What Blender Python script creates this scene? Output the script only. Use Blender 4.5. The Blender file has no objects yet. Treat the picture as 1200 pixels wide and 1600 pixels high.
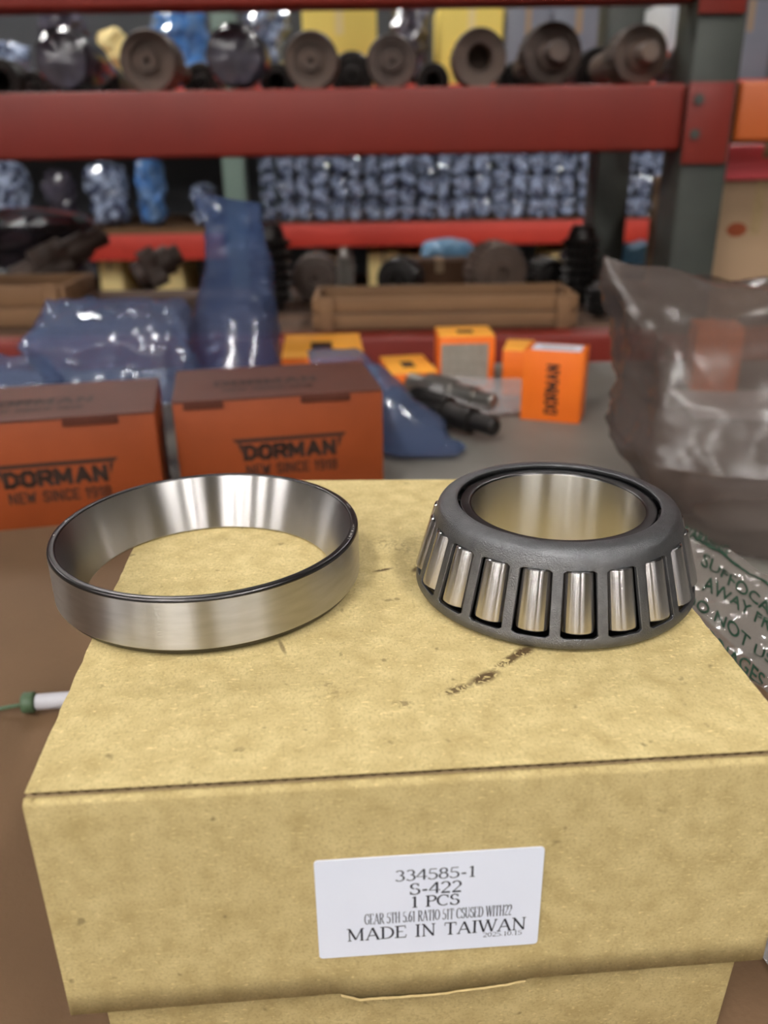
import bpy, bmesh, math, random
from mathutils import Vector, Matrix, noise
random.seed(7)
C = bpy.context.scene.collection
PI = math.pi
# ------------------------------------------------------------------ camera
FPX = 1321.85
YAW, PITCH, ROLL = 0.0632, 0.4058, -0.0146
CAM = Vector((0.0757, -0.1603, 0.1381))
cy_, sy_, cp_, sp_ = math.cos(YAW), math.sin(YAW), math.cos(PITCH), math.sin(PITCH)
FW = Vector((sy_*cp_, cy_*cp_, -sp_)); RT = Vector((cy_, -sy_, 0)); UP = RT.cross(FW)
RT, UP = math.cos(ROLL)*RT + math.sin(ROLL)*UP, -math.sin(ROLL)*RT + math.cos(ROLL)*UP
HD = Vector((sy_, cy_, 0))                 # horizontal heading; the racks stand square to it
SD = Vector((cy_, -sy_, 0))
cam_d = bpy.data.cameras.new('camera'); cam = bpy.data.objects.new('camera', cam_d); C.objects.link(cam)
m = Matrix((RT, UP, -FW)).transposed().to_4x4(); m.translation = CAM; cam.matrix_world = m
cam_d.sensor_fit = 'HORIZONTAL'; cam_d.sensor_width = 36; cam_d.lens = FPX/1200*36
cam_d.clip_start = 0.01; cam_d.clip_end = 60
cam_d.dof.use_dof = True; cam_d.dof.focus_distance = 0.268; cam_d.dof.aperture_fstop = cam_d.lens/2.9
bpy.context.scene.camera = cam
# ------------------------------------------------------------------ light
w = bpy.data.worlds.new('world'); bpy.context.scene.world = w; w.use_nodes = True
w.node_tree.nodes['Background'].inputs[0].default_value = (.85, .92, 1, 1)
w.node_tree.nodes['Background'].inputs[1].default_value = 0.12
vs = bpy.context.scene.view_settings
vs.view_transform = 'Standard'; vs.look = 'None'; vs.gamma = 1; vs.use_curve_mapping = False; vs.exposure = -0.42
TUBE = 330.0                                # emission strength of the fluorescent tubes
# ------------------------------------------------------------------ helpers
ANI_ROT = 0.25
def ray(px, py): return FW + RT*((px-600)/FPX) - UP*((py-800)/FPX)
def U(px, py, z=None, D=None):
    d = ray(px, py)
    t = (z-CAM.z)/d.z if z is not None else D/d.dot(HD)
    return CAM + d*t
def mpp(P): return (P-CAM).dot(FW)/FPX     # metres per pixel at a point
def srgb(r, g, b, a=1):
    f = lambda c: (c/255)/12.92 if c/255 <= .04045 else ((c/255+.055)/1.055)**2.4
    return (f(r), f(g), f(b), a)
MATS = {}
def mat(name, col, rough=.6, metal=0, col2=None, vs_=8, bump=0, bs=60, aniso=0, spec=.5, emit=0, trans=0, coat=0, stretch=None, crisp=.25):
    if name in MATS: return MATS[name]
    M = bpy.data.materials.new(name); M.use_nodes = True; nt = M.node_tree; N = nt.nodes; L = nt.links
    b = N['Principled BSDF']; b.inputs['Base Color'].default_value = col
    b.inputs['Roughness'].default_value = rough; b.inputs['Metallic'].default_value = metal
    b.inputs['Specular IOR Level'].default_value = spec; b.inputs['Coat Weight'].default_value = coat
    tc = N.new('ShaderNodeTexCoord'); mp = N.new('ShaderNodeMapping'); L.new(tc.outputs['Object'], mp.inputs[0])
    if stretch: mp.inputs['Scale'].default_value = stretch
    if col2:
        n = N.new('ShaderNodeTexNoise'); n.inputs['Scale'].default_value = vs_; n.inputs['Detail'].default_value = 6
        L.new(mp.outputs[0], n.inputs[0]); r = N.new('ShaderNodeMapRange'); L.new(n.outputs[0], r.inputs[0])
        r.inputs[1].default_value = .5-crisp; r.inputs[2].default_value = .5+crisp
        x = N.new('ShaderNodeMix'); x.data_type = 'RGBA'; L.new(r.outputs[0], x.inputs[0])
        x.inputs[6].default_value = col; x.inputs[7].default_value = col2; L.new(x.outputs[2], b.inputs['Base Color'])
    if bump:
        n = N.new('ShaderNodeTexNoise'); n.inputs['Scale'].default_value = bs; n.inputs['Detail'].default_value = 4
        L.new(mp.outputs[0], n.inputs[0]); bp = N.new('ShaderNodeBump'); bp.inputs['Strength'].default_value = bump
        bp.inputs['Distance'].default_value = .001
        L.new(n.outputs[0], bp.inputs['Height']); L.new(bp.outputs[0], b.inputs['Normal'])
    if aniso:
        t = N.new('ShaderNodeTangent'); t.direction_type = 'RADIAL'; t.axis = 'Z'
        b.inputs['Anisotropic'].default_value = aniso; L.new(t.outputs[0], b.inputs['Tangent'])
        b.inputs['Anisotropic Rotation'].default_value = ANI_ROT
    if emit:
        b.inputs['Emission Color'].default_value = col; b.inputs['Emission Strength'].default_value = emit
    if trans:                                   # thin plastic film: see-through mixed with the glossy film itself
        t = N.new('ShaderNodeBsdfTransparent'); t.inputs[0].default_value = (*[min(1, .55+c) for c in col[:3]], 1)
        x = N.new('ShaderNodeMixShader'); x.inputs[0].default_value = trans
        L.new(b.outputs[0], x.inputs[1]); L.new(t.outputs[0], x.inputs[2]); L.new(x.outputs[0], N['Material Output'].inputs[0])
    MATS[name] = M; return M
def link(name, me, ma, parent=None, smooth=False):
    o = bpy.data.objects.new(name, me); C.objects.link(o)
    if ma: me.materials.append(ma)
    if parent: o.parent = parent
    if smooth:
        for p in me.polygons: p.use_smooth = True
    return o
def fin(name, bm, ma, parent=None, smooth=False, autosm=None):
    me = bpy.data.meshes.new(name); bmesh.ops.recalc_face_normals(bm, faces=bm.faces)
    if autosm:
        for e in bm.edges:
            if len(e.link_faces) == 2 and e.calc_face_angle(0) > autosm: e.smooth = False
        smooth = True
    bm.to_mesh(me); bm.free()
    return link(name, me, ma, parent, smooth)
def tag(o, label=None, cat=None, group=None, kind=None):
    if label: o['label'] = label
    if cat: o['category'] = cat
    if group: o['group'] = group
    if kind: o['kind'] = kind
    return o
def empty(name, loc, rz=0, label=None, cat=None, group=None):
    o = bpy.data.objects.new(name, None); C.objects.link(o); o.location = loc; o.rotation_euler = (0, 0, rz)
    o.empty_display_size = .01
    return tag(o, label, cat, group)
def box(bm, a, b, bev=0, seg=2, M=None):
    r = bmesh.ops.create_cube(bm, size=1); vv = r['verts']
    for v in vv:
        v.co = Vector([(a[i]+b[i])/2 + v.co[i]*(b[i]-a[i]) for i in range(3)])
        if M: v.co = M @ v.co
    if bev:
        es = list({e for v in vv for e in v.link_edges})
        bmesh.ops.bevel(bm, geom=es, offset=bev, segments=seg, affect='EDGES', profile=.5)
def boxo(name, a, b, ma, parent=None, bev=0, seg=2, M=None):
    bm = bmesh.new(); box(bm, a, b, bev, seg, M); return fin(name, bm, ma, parent, autosm=.7 if bev else None)
def lathe(prof, n=64, closed=False, teeth=None):
    """prof: (r, z); teeth=(count, depth, zmin, zmax, twist) cuts teeth where r is largest"""
    bm = bmesh.new(); rings = []
    for r, z in prof:
        ring = []
        for i in range(n):
            a = 2*PI*i/n; rr = r
            if teeth and teeth[2] <= z <= teeth[3] and r > teeth[5]:
                rr = r - teeth[1]*(0.5+0.5*max(-1, min(1, 2.2*math.cos(teeth[0]*a + teeth[4]*z))))
            ring.append(bm.verts.new((rr*math.cos(a), rr*math.sin(a), z)))
        rings.append(ring)
    k = len(rings)
    for j in range(k if closed else k-1):
        A, B = rings[j], rings[(j+1) % k]
        for i in range(n): bm.faces.new((A[i], A[(i+1) % n], B[(i+1) % n], B[i]))
    if not closed:
        for ring, (r, z) in ((rings[0], prof[0]), (rings[-1], prof[-1])):
            if r > 1e-6: bm.faces.new(ring)
    return bm
def fillet(pts, rads, n=5):
    """closed polygon of (r,z) with rounded corners"""
    out = []; k = len(pts)
    for i in range(k):
        p = Vector(pts[i]); a = Vector(pts[i-1]); b = Vector(pts[(i+1) % k]); r = rads[i]
        if r <= 0: out.append(tuple(p)); continue
        u = (a-p).normalized(); v = (b-p).normalized()
        ang = u.angle(v); t = min(r/math.tan(ang/2), (a-p).length*.49, (b-p).length*.49)
        for j in range(n+1):
            s = j/n; q = (1-s)**2*(p+u*t) + 2*s*(1-s)*p + s*s*(p+v*t); out.append(tuple(q))
    return out
def tube(path, r, n=8):
    bm = bmesh.new(); rings = []
    for i, p in enumerate(path):
        p = Vector(p); t = (Vector(path[min(i+1, len(path)-1)])-Vector(path[max(i-1, 0)])).normalized()
        a = t.cross(Vector((0, 0, 1)))
        if a.length < .01: a = Vector((1, 0, 0))
        a.normalize(); b = t.cross(a)
        rings.append([bm.verts.new(p + (a*math.cos(2*PI*k/n)+b*math.sin(2*PI*k/n))*(r if not callable(r) else r(i))) for k in range(n)])
    for A, B in zip(rings, rings[1:]):
        for i in range(n): bm.faces.new((A[i], A[(i+1) % n], B[(i+1) % n], B[i]))
    bm.faces.new(rings[0]); bm.faces.new(rings[-1])
    return bm
def crease(p, s, seed=0):
    q = Vector(p)*s + Vector((seed*3.7, seed*1.9, seed*5.3))
    return (1-abs(noise.noise(q))*2.2) + .5*(1-abs(noise.noise(q*2.3))*2.2) - .8
def copy_tree(o, parent=None):
    c = o.copy(); C.objects.link(c)
    if parent: c.parent = parent
    for ch in list(o.children): copy_tree(ch, c)
    return c
# ------------------------------------------------------------------ materials
m_steel = mat('ground_steel', (.62, .60, .585, 1), rough=.34, metal=1, aniso=1.0, col2=(.52, .505, .485, 1), vs_=90, stretch=(1, 1, 6))
m_race = mat('raceway_steel', (.55, .53, .525, 1), rough=.28, metal=1, aniso=1.0, col2=(.47, .455, .45, 1), vs_=60, stretch=(1, 1, .4))
m_bore = mat('bore_steel', (.62, .60, .57, 1), rough=.31, metal=1, aniso=1.0, col2=(.54, .51, .46, 1), vs_=70, stretch=(1, 1, .3))
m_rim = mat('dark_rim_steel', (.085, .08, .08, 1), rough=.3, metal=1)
m_under = mat('dark_chamfer_steel', (.075, .07, .062, 1), rough=.45, metal=1)  # darker steel for the chamfer at the foot of the cup
m_cage = mat('phosphated_cage_steel', (.20, .20, .207, 1), rough=.36, metal=.88, bump=.4, bs=2500, col2=(.14, .14, .147, 1), vs_=200)
m_roll = mat('roller_steel', (.68, .65, .67, 1), rough=.23, metal=1, aniso=1.0, col2=(.58, .55, .52, 1), vs_=60)
m_rollend = mat('roller_end_steel', (.2, .2, .2, 1), rough=.4, metal=1)
m_mark = mat('laser_mark', (.75, .72, .68, 1), rough=.4, metal=.6)
m_kraft2 = mat('kraft_edge', srgb(170, 146, 108), .9, col2=srgb(140, 118, 84), vs_=150)
m_flute = mat('flute_paper', srgb(120, 98, 68), .9)
m_label = mat('label_paper', srgb(226, 229, 240), .45, col2=srgb(219, 223, 236), vs_=30)
m_ink = mat('label_ink', srgb(28, 30, 40), .55)
m_inkb = mat('box_ink', srgb(38, 20, 12), .6)
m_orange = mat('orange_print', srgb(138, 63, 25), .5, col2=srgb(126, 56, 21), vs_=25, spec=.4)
m_lid = mat('lid_dark_brown', srgb(80, 40, 27), .5, col2=srgb(70, 35, 25), vs_=25, spec=.3)  # lid panel in a darker brown than the carton body
m_orange2 = mat('bright_orange_print', srgb(240, 118, 26), .45, col2=srgb(226, 104, 22), vs_=25)
m_glaretop = mat('orange_print_with_glare', srgb(248, 172, 62), .45)  # orange carton tops with the overhead glare painted in as yellow
m_grey_lab = mat('grey_label', srgb(150, 142, 130), .6, col2=srgb(126, 120, 110), vs_=120)
m_brown = mat('brown_cardboard', srgb(106, 80, 54), .85, col2=srgb(90, 66, 44), vs_=9, bump=.2, bs=400)
m_bench = mat('bench_grey', srgb(132, 128, 120), .55, col2=srgb(96, 92, 86), vs_=5, bump=.2, bs=50, crisp=.18)
m_beam = mat('red_paint', srgb(114, 28, 15), .5, col2=srgb(96, 24, 14), vs_=7, spec=.4, stretch=(1, 1, .3))
m_beam2 = mat('light_and_lit_red_paint', srgb(214, 66, 48), .5, col2=srgb(196, 54, 40), vs_=5)  # light red of the far beams; also lit red on the near rack
m_beamo = mat('orange_paint', srgb(176, 84, 28), .5, col2=srgb(160, 74, 24), vs_=6)
m_post = mat('dark_green_paint', srgb(58, 62, 56), .5, col2=srgb(44, 46, 42), vs_=12)
m_postg = mat('grey_green_paint', srgb(118, 138, 128), .5)
m_wood = mat('pallet_wood', srgb(126, 92, 60), .8, col2=srgb(98, 70, 46), vs_=14, stretch=(.3, 3, 3))
m_wooddk = mat('dark_deck_wood', srgb(92, 66, 46), .85, col2=srgb(70, 50, 36), vs_=14, stretch=(.3, 3, 3))
m_gear = mat('rust_proofed_steel', srgb(92, 76, 68), .5, metal=.35, col2=srgb(66, 54, 48), vs_=30)
m_gear2 = mat('brown_wax_steel', srgb(104, 84, 72), .55, metal=.2, col2=srgb(80, 66, 58), vs_=30)
m_dark = mat('black_oily_steel', srgb(42, 38, 36), .38, metal=.5, col2=srgb(28, 26, 26), vs_=20)
m_brt = mat('bright_splined_steel', srgb(150, 146, 140), .28, metal=.9)
m_film = mat('clear_grey_film', srgb(100, 88, 82), .26, trans=.50, spec=.8)
m_filmc = mat('clear_film', srgb(190, 186, 186), .12, trans=.6, spec=1)
m_blue = mat('blue_film', srgb(62, 84, 124), .15, trans=.55, spec=1, col2=srgb(78, 82, 104), vs_=9)
m_blue2 = mat('blue_grey_film', srgb(92, 112, 148), .13, trans=.52, spec=1, col2=srgb(92, 92, 108), vs_=9)
m_wrap = mat('blue_glint_wrap_film', srgb(182, 196, 224), .12, spec=1, col2=srgb(54, 62, 88), vs_=38, crisp=.09, coat=.6)  # coarse pale and dark patches paint glints into the film
m_wrapb = mat('bright_blue_wrap_film', srgb(70, 130, 205), .15, spec=1, col2=srgb(120, 150, 190), vs_=22, crisp=.15)
m_green = mat('green_print', srgb(22, 48, 34), .7, spec=.2)
m_white = mat('white_plastic', srgb(186, 184, 190), .4)
m_paper = mat('white_paper', srgb(225, 225, 225), .6)
m_grnp = mat('green_plastic', srgb(70, 92, 66), .5)
m_cream = mat('cream_carton', srgb(238, 214, 148), .7)
m_yel = mat('pale_yellow_carton', srgb(244, 216, 110), .7)
m_greyc = mat('grey_carton', srgb(132, 134, 146), .6, col2=srgb(112, 114, 126), vs_=6)
m_pink = mat('pink_red_print', srgb(250, 104, 112), .5)
m_beige = mat('beige_carton', srgb(170, 142, 112), .8, col2=srgb(152, 126, 98), vs_=6)
m_wall = mat('warehouse_wall', srgb(84, 82, 80), .8, col2=srgb(70, 68, 66), vs_=1.5)
m_wallb = mat('blue_grey_wall_paint', srgb(84, 86, 90), .8)  # slightly bluer grey for the front wall and rack back sheet
m_floor = mat('concrete_floor', srgb(110, 105, 100), .5, col2=srgb(92, 88, 84), vs_=3)
m_ceil = mat('ceiling_metal', srgb(80, 79, 77), .7)
m_tube = mat('fluorescent_tube', (1, .98, .95, 1), .5, emit=TUBE)
m_fix = mat('fixture_enamel', srgb(225, 225, 220), .4)
# kraft board with fibres, flecks and oil smudges (object space = metres on the box)
def kraft(name, c1, c2, stains=()):
    M = bpy.data.materials.new(name); M.use_nodes = True; nt = M.node_tree; N = nt.nodes; L = nt.links
    b = N['Principled BSDF']; b.inputs['Roughness'].default_value = .82; b.inputs['Specular IOR Level'].default_value = .25
    tc = N.new('ShaderNodeTexCoord')
    def nz(s, d=5, dist=0, st=None):
        n = N.new('ShaderNodeTexNoise'); n.inputs['Scale'].default_value = s; n.inputs['Detail'].default_value = d
        n.inputs['Distortion'].default_value = dist
        if st:
            mp = N.new('ShaderNodeMapping'); mp.inputs['Scale'].default_value = st; L.new(tc.outputs['Object'], mp.inputs[0]); L.new(mp.outputs[0], n.inputs[0])
        else: L.new(tc.outputs['Object'], n.inputs[0])
        return n.outputs[0]
    def mr(i, a, z, lo=0, hi=1):
        r = N.new('ShaderNodeMapRange'); L.new(i, r.inputs[0])
        for k, v in enumerate((a, z, lo, hi)): r.inputs[k+1].default_value = v
        return r.outputs[0]
    def mix(f, a, c):
        x = N.new('ShaderNodeMix'); x.data_type = 'RGBA'; L.new(f, x.inputs[0])
        if isinstance(a, tuple): x.inputs[6].default_value = a
        else: L.new(a, x.inputs[6])
        x.inputs[7].default_value = c; return x.outputs[2]
    def mul(a, c):
        x = N.new('ShaderNodeMath'); x.operation = 'MULTIPLY'; L.new(a, x.inputs[0])
        if isinstance(c, float): x.inputs[1].default_value = c
        else: L.new(c, x.inputs[1])
        return x.outputs[0]
    col = mix(mr(nz(130, 9, .2), .28, .72), c1, tuple(x*.92 for x in c2[:3])+(1,))
    col = mix(mr(nz(1200, 5, .3, (1, .6, 1)), .48, .70, 0, .6), col, tuple(x*.72 for x in c2[:3])+(1,))
    col = mix(mr(nz(1300, 3, .4, (.4, 1, 1)), .60, .72, 0, .6), col, tuple(min(1, x*1.35) for x in c1[:3])+(1,))
    col = mix(mr(nz(190, 2, 0), .70, .76, 0, .8), col, tuple(x*.5 for x in c2[:3])+(1,))
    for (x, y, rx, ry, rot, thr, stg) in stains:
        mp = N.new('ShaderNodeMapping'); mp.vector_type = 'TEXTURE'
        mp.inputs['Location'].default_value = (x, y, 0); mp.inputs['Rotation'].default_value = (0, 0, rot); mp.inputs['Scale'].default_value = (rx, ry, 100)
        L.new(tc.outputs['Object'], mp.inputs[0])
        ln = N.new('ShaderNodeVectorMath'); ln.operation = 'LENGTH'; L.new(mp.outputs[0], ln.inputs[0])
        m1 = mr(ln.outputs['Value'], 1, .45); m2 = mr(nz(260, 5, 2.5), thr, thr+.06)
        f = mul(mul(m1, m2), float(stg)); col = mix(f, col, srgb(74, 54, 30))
    L.new(col, b.inputs['Base Color'])
    bp = N.new('ShaderNodeBump'); bp.inputs['Strength'].default_value = .35; bp.inputs['Distance'].default_value = .0004
    L.new(nz(900, 5, 1), bp.inputs['Height']); L.new(bp.outputs[0], b.inputs['Normal'])
    return M
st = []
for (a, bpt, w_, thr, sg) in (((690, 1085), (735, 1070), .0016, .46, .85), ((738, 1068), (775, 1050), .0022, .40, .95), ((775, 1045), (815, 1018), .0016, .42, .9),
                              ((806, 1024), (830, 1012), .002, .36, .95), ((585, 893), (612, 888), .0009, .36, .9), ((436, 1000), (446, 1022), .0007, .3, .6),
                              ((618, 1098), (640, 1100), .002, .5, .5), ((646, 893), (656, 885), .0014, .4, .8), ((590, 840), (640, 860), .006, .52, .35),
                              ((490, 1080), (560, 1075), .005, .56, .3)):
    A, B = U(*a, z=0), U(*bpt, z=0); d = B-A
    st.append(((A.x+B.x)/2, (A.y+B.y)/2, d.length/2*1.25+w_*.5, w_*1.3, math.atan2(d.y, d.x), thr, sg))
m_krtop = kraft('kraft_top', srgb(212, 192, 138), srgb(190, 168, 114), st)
m_krfront = kraft('kraft_front', srgb(200, 180, 128), srgb(180, 158, 106))
# ------------------------------------------------------------------ the setting
FZ = -1.01; BZ = -.11
def struct(name, a, b, ma): return tag(boxo(name, a, b, ma), kind='structure')
struct('floor', (-6, -11, FZ-.1), (7, 7, FZ), m_floor)
struct('ceiling', (-6, -11, 3.2), (7, 7, 3.3), m_ceil)
struct('wall_left', (-6.1, -11, FZ), (-6, 7, 3.2), m_wall)
struct('wall_right', (7, -11, FZ), (7.1, 7, 3.2), m_wall)
struct('wall_back', (-6, -11.1, FZ), (7, -11, 3.2), m_wall)
struct('wall_front', (-6, 7, FZ), (7, 7.1, 3.2), m_wallb)
lf = empty('ceiling_light', (-4, -9.5, 3.2), 0, 'twin tube fluorescent fixture under the ceiling', 'light', 'fluorescent fixtures in rows')
boxo('housing', (-.09, -.62, -.05), (.09, .62, 0), m_fix, lf, .006)
for s in (-1, 1):
    fin('tube', tube([(s*.045, -.6, -.075), (s*.045, .6, -.075)], .016, 10), m_tube, lf, True)
    for e in (-1, 1): boxo('tube_socket', (s*.045-.012, e*.612-.012, -.095), (s*.045+.012, e*.612+.012, -.05), m_fix, lf, .003)
first = True
for x in (-4, -1.15, 1.7):
    for y in (-9.5, -6.6, -3.9, -1.6, 3.6):
        if (x, y) == (-4, -9.5): continue
        copy_tree(lf).location = (x, y, 3.2)
# ------------------------------------------------------------------ bench with its cardboard sheet
b = empty('workbench', CAM+HD*0.4-Vector((0, 0, CAM.z))+Vector((0, 0, BZ)), -YAW, 'grey topped workbench that carries the boxes and bags', 'workbench')
boxo('bench_top', (-1.3, -.62, -.04), (1.3, .645, 0), m_bench, b, .003)
for x in (-1.24, 1.24):
    for y in (-.55, .58): boxo('leg', (x-.03, y-.03, FZ-BZ), (x+.03, y+.03, -.04), m_post, b, .003)
sh = boxo('cardboard_sheet', (-.62, -.52, .0002), (.30, .0, .0032), m_brown, None, .0008)
P = U(262, 810, z=BZ); pa, pb = U(287, 792, z=BZ), U(600, 766, z=BZ); ra = math.atan2(pb.y-pa.y, pb.x-pa.x)+.02
sh.location = (P.x+.0012*math.sin(ra), P.y-.0012*math.cos(ra), BZ); sh.rotation_euler = (0, 0, ra)
tag(sh, 'flat brown cardboard sheet lying on the bench under the kraft box', 'cardboard')
SHZ = BZ+.0034
# ------------------------------------------------------------------ kraft box
W = .19; TB = Vector((-.0012, .206, 0)); TBR = Vector((.1885, .1895, 0))
kb = empty('kraft_box', (0, 0, SHZ), 0, 'tan kraft cardboard box with white printed label carrying both bearing rings', 'box')
dz = -SHZ                                  # child z = world z + dz
def quadprism(name, top, bot, ma, parent, bev=.0, seg=3, z0=0):
    bm = bmesh.new(); v = [bm.verts.new(Vector(p)+Vector((0, 0, dz))) for p in list(top)+list(bot)]
    bm.faces.new(v[0:4]); bm.faces.new(v[4:8][::-1])
    for i in range(4): bm.faces.new((v[i], v[4+i], v[4+(i+1) % 4], v[(i+1) % 4]))
    bmesh.ops.recalc_face_normals(bm, faces=bm.faces)
    if bev: bmesh.ops.bevel(bm, geom=list(bm.edges), offset=bev, segments=seg, affect='EDGES', profile=.5)
    return fin(name, bm, ma, parent, autosm=.7 if bev else None)
FT = -.0019                                 # underside of the top flap
body_top = [(0, -.0006, FT), (W, -.0002, FT), (TBR.x, TBR.y, FT), (TB.x, TB.y, FT)]
LB = -.0725
body_bot = [(.0003, .0002, LB-.0012), (W+.0003, .0002, LB+.001), (TBR.x, TBR.y, LB), (TB.x, TB.y, LB)]
# lid sides with a ragged lower front edge
torn, tornz = [], []
def lid_front():
    bm = bmesh.new(); n = 150; rows = []
    random.seed(3); j = 0
    for i in range(n+1):
        t = i/n; x = t*W; zb = LB-.0012+.0022*t
        px = 112+t*(1191-112)
        if 520 < px < 815:                       # the torn strip hangs lower and is ragged
            u = (px-520)/295; j += random.uniform(-1, 1)*.0002; j *= .85
            torn.append((x, u))
            zb -= .0026*min(1, u*9)*(1-.9*max(0, (u-.55)/.45)) + j
        else: zb += noise.noise(Vector((x*180, 3, 0)))*.00022
        if torn and torn[-1][0] == x: tornz.append(zb)
        col = []
        R_ = .0018
        for k in range(6):                       # rounded fold at the top
            a = PI/2*k/5; col.append((x, R_-R_*math.sin(a)-.0008*math.sin(PI*t)*0, FT+.0006-R_+R_*math.cos(a)))
        for k in range(1, 9):
            z = FT+.0006-R_ + (zb-(FT+.0006-R_))*k/8
            col.append((x, .00025*noise.noise(Vector((x*20, z*20, 1)))*math.sin(PI*k/8), z))
        rows.append([bm.verts.new(Vector(c)+Vector((0, 0, dz))) for c in col])
    for A, B in zip(rows, rows[1:]):
        for p in range(len(A)-1): bm.faces.new((A[p], A[p+1], B[p+1], B[p]))
    o = fin('front_panel', bm, m_krfront, kb, True)
    s = o.modifiers.new('s', 'SOLIDIFY'); s.thickness = .0016; s.offset = -1 if o.data.polygons[40].normal.y < 0 else 1
    return o
lid_front()
quadprism('lid_left_panel', [(0, .002, FT), (.0016, .002, FT), (TB.x+.0016, TB.y, FT), (TB.x, TB.y, FT)],
          [(.0003, .0008, LB-.001), (.0019, .0008, LB-.001), (TB.x+.0016, TB.y, LB), (TB.x, TB.y, LB)], m_krfront, kb)
quadprism('lid_right_panel', [(W-.0016, .002, FT), (W, .002, FT), (TBR.x, TBR.y, FT), (TBR.x-.0016, TBR.y, FT)],
          [(W-.0016, .0008, LB+.001), (W, .0008, LB+.001), (TBR.x, TBR.y, LB), (TBR.x-.0016, TBR.y, LB)], m_krfront, kb)
quadprism('lid_back_panel', [(TB.x, TB.y-.0016, FT), (TBR.x, TBR.y-.0016, FT), (TBR.x, TBR.y, FT), (TB.x, TB.y, FT)],
          [(TB.x, TB.y-.0016, LB), (TBR.x, TBR.y-.0016, LB), (TBR.x, TBR.y, LB), (TB.x, TB.y, LB)], m_krfront, kb)
quadprism('tuck_flap', [(.0002, .0016, FT+.0001), (W-.0002, .0016, FT+.0001), (W-.001, .045, FT+.0001), (.001, .045, FT+.0001)],
          [(.0002, .0016, FT-.0012), (W-.0002, .0016, FT-.0012), (W-.001, .045, FT-.0012), (.001, .045, FT-.0012)], m_krfront, kb)
# top flap: liner sheets with the corrugated medium between them; side edges slightly ragged
def top_sheet(name, z0, z1, inset, ma):
    bm = bmesh.new(); n = 70; L_, R_ = [], []
    for i in range(n+1):
        t = i/n; y = .0021+inset + t*(TB.y-.0021)
        e = .00035*noise.noise(Vector((y*150, 7, 0)))+.00018*noise.noise(Vector((y*600, 2, 0)))
        e2 = .0005*noise.noise(Vector((y*130, 9, 4)))+.00025*noise.noise(Vector((y*500, 2, 5)))
        L_.append((TB.x*t+e+.0002-.0006*math.sin(PI*t), y)); y2 = .0021+inset + t*(TBR.y-.0021)
        R_.append((W+(TBR.x-W)*t+e2-.0002+.0007*math.sin(PI*t), y2))
    vt = [[bm.verts.new((x, y, z+dz)) for (x, y) in (l, ((l[0]+r[0])/2, (l[1]+r[1])/2), r)] for z in (z0, z1) for l, r in zip(L_, R_)]
    k = n+1
    for i in range(n):
        for c in range(2):
            bm.faces.new((vt[i][c], vt[i][c+1], vt[i+1][c+1], vt[i+1][c]))
            bm.faces.new((vt[k+i][c], vt[k+i+1][c], vt[k+i+1][c+1], vt[k+i][c+1]))
        bm.faces.new((vt[i][0], vt[i+1][0], vt[k+i+1][0], vt[k+i][0])); bm.faces.new((vt[i][2], vt[k+i][2], vt[k+i+1][2], vt[i+1][2]))
    for c in range(2):
        bm.faces.new((vt[0][c], vt[k][c], vt[k][c+1], vt[0][c+1])); bm.faces.new((vt[n][c], vt[n][c+1], vt[k+n][c+1], vt[k+n][c]))
    return fin(name, bm, ma, kb)
top_sheet('top_flap', -.00028, 0, 0, m_krtop)
top_sheet('flap_liner', FT+.00012, FT+.00036, .0002, m_kraft2)
bm = bmesh.new(); pr = None
for i in range(1400):
    x = .0008+i/1399*(W-.0016); z = FT/2+.00058*math.sin(x*2*PI/.0031+1.5*noise.noise(Vector((x*40, 0, 0))))
    c = [bm.verts.new((x, y, z+dz)) for y in (.0026, .0066)]
    if pr: bm.faces.new((pr[0], pr[1], c[1], c[0]))
    pr = c
tag(fin('corrugated_medium', bm, m_flute, kb, True), kind='stuff')
quadprism('flap_core', [(.0002, .007, -.0003), (W-.0004, .007, -.0003), (TBR.x-.0004, TBR.y-.001, -.0003), (TB.x+.0004, TB.y-.001, -.0003)],
          [(.0002, .007, FT+.0003), (W-.0004, .007, FT+.0003), (TBR.x-.0004, TBR.y-.001, FT+.0003), (TB.x+.0004, TB.y-.001, FT+.0003)], m_flute, kb)
# inner tray seen below the lid
tp = [(.0068, .0035, LB+.03), (W-.0038, .0030, LB+.03), (TBR.x-.004, TBR.y-.004, LB+.03), (TB.x+.0068, TB.y-.004, LB+.03)]
bt = [(.0078, .0055, SHZ), (W-.0060, .0050, SHZ), (TBR.x-.005, TBR.y-.004, SHZ), (TB.x+.0078, TB.y-.004, SHZ)]
quadprism('tray', tp, bt, m_krfront, kb, .0008)
random.seed(9); bm = bmesh.new(); pr = None
for (x, u), z in zip(torn, tornz):
    e = .00018+.0006*max(0, 1-u*1.3)*random.uniform(.6, 1) + random.uniform(0, .00022)
    c = [bm.verts.new((x, y, z_+dz)) for y, z_ in ((-.0004, z+.0003), (-.0006, z-e*.5), (.0002, z-e), (.0014, z-e*.8), (.0014, z+.0003))]
    if pr:
        for q in range(4): bm.faces.new((pr[q], pr[q+1], c[q+1], c[q]))
    pr = c
fin('tear_edge', bm, mat('torn_paper', srgb(214, 190, 136), .9, col2=srgb(186, 160, 108), vs_=300), kb)
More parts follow.
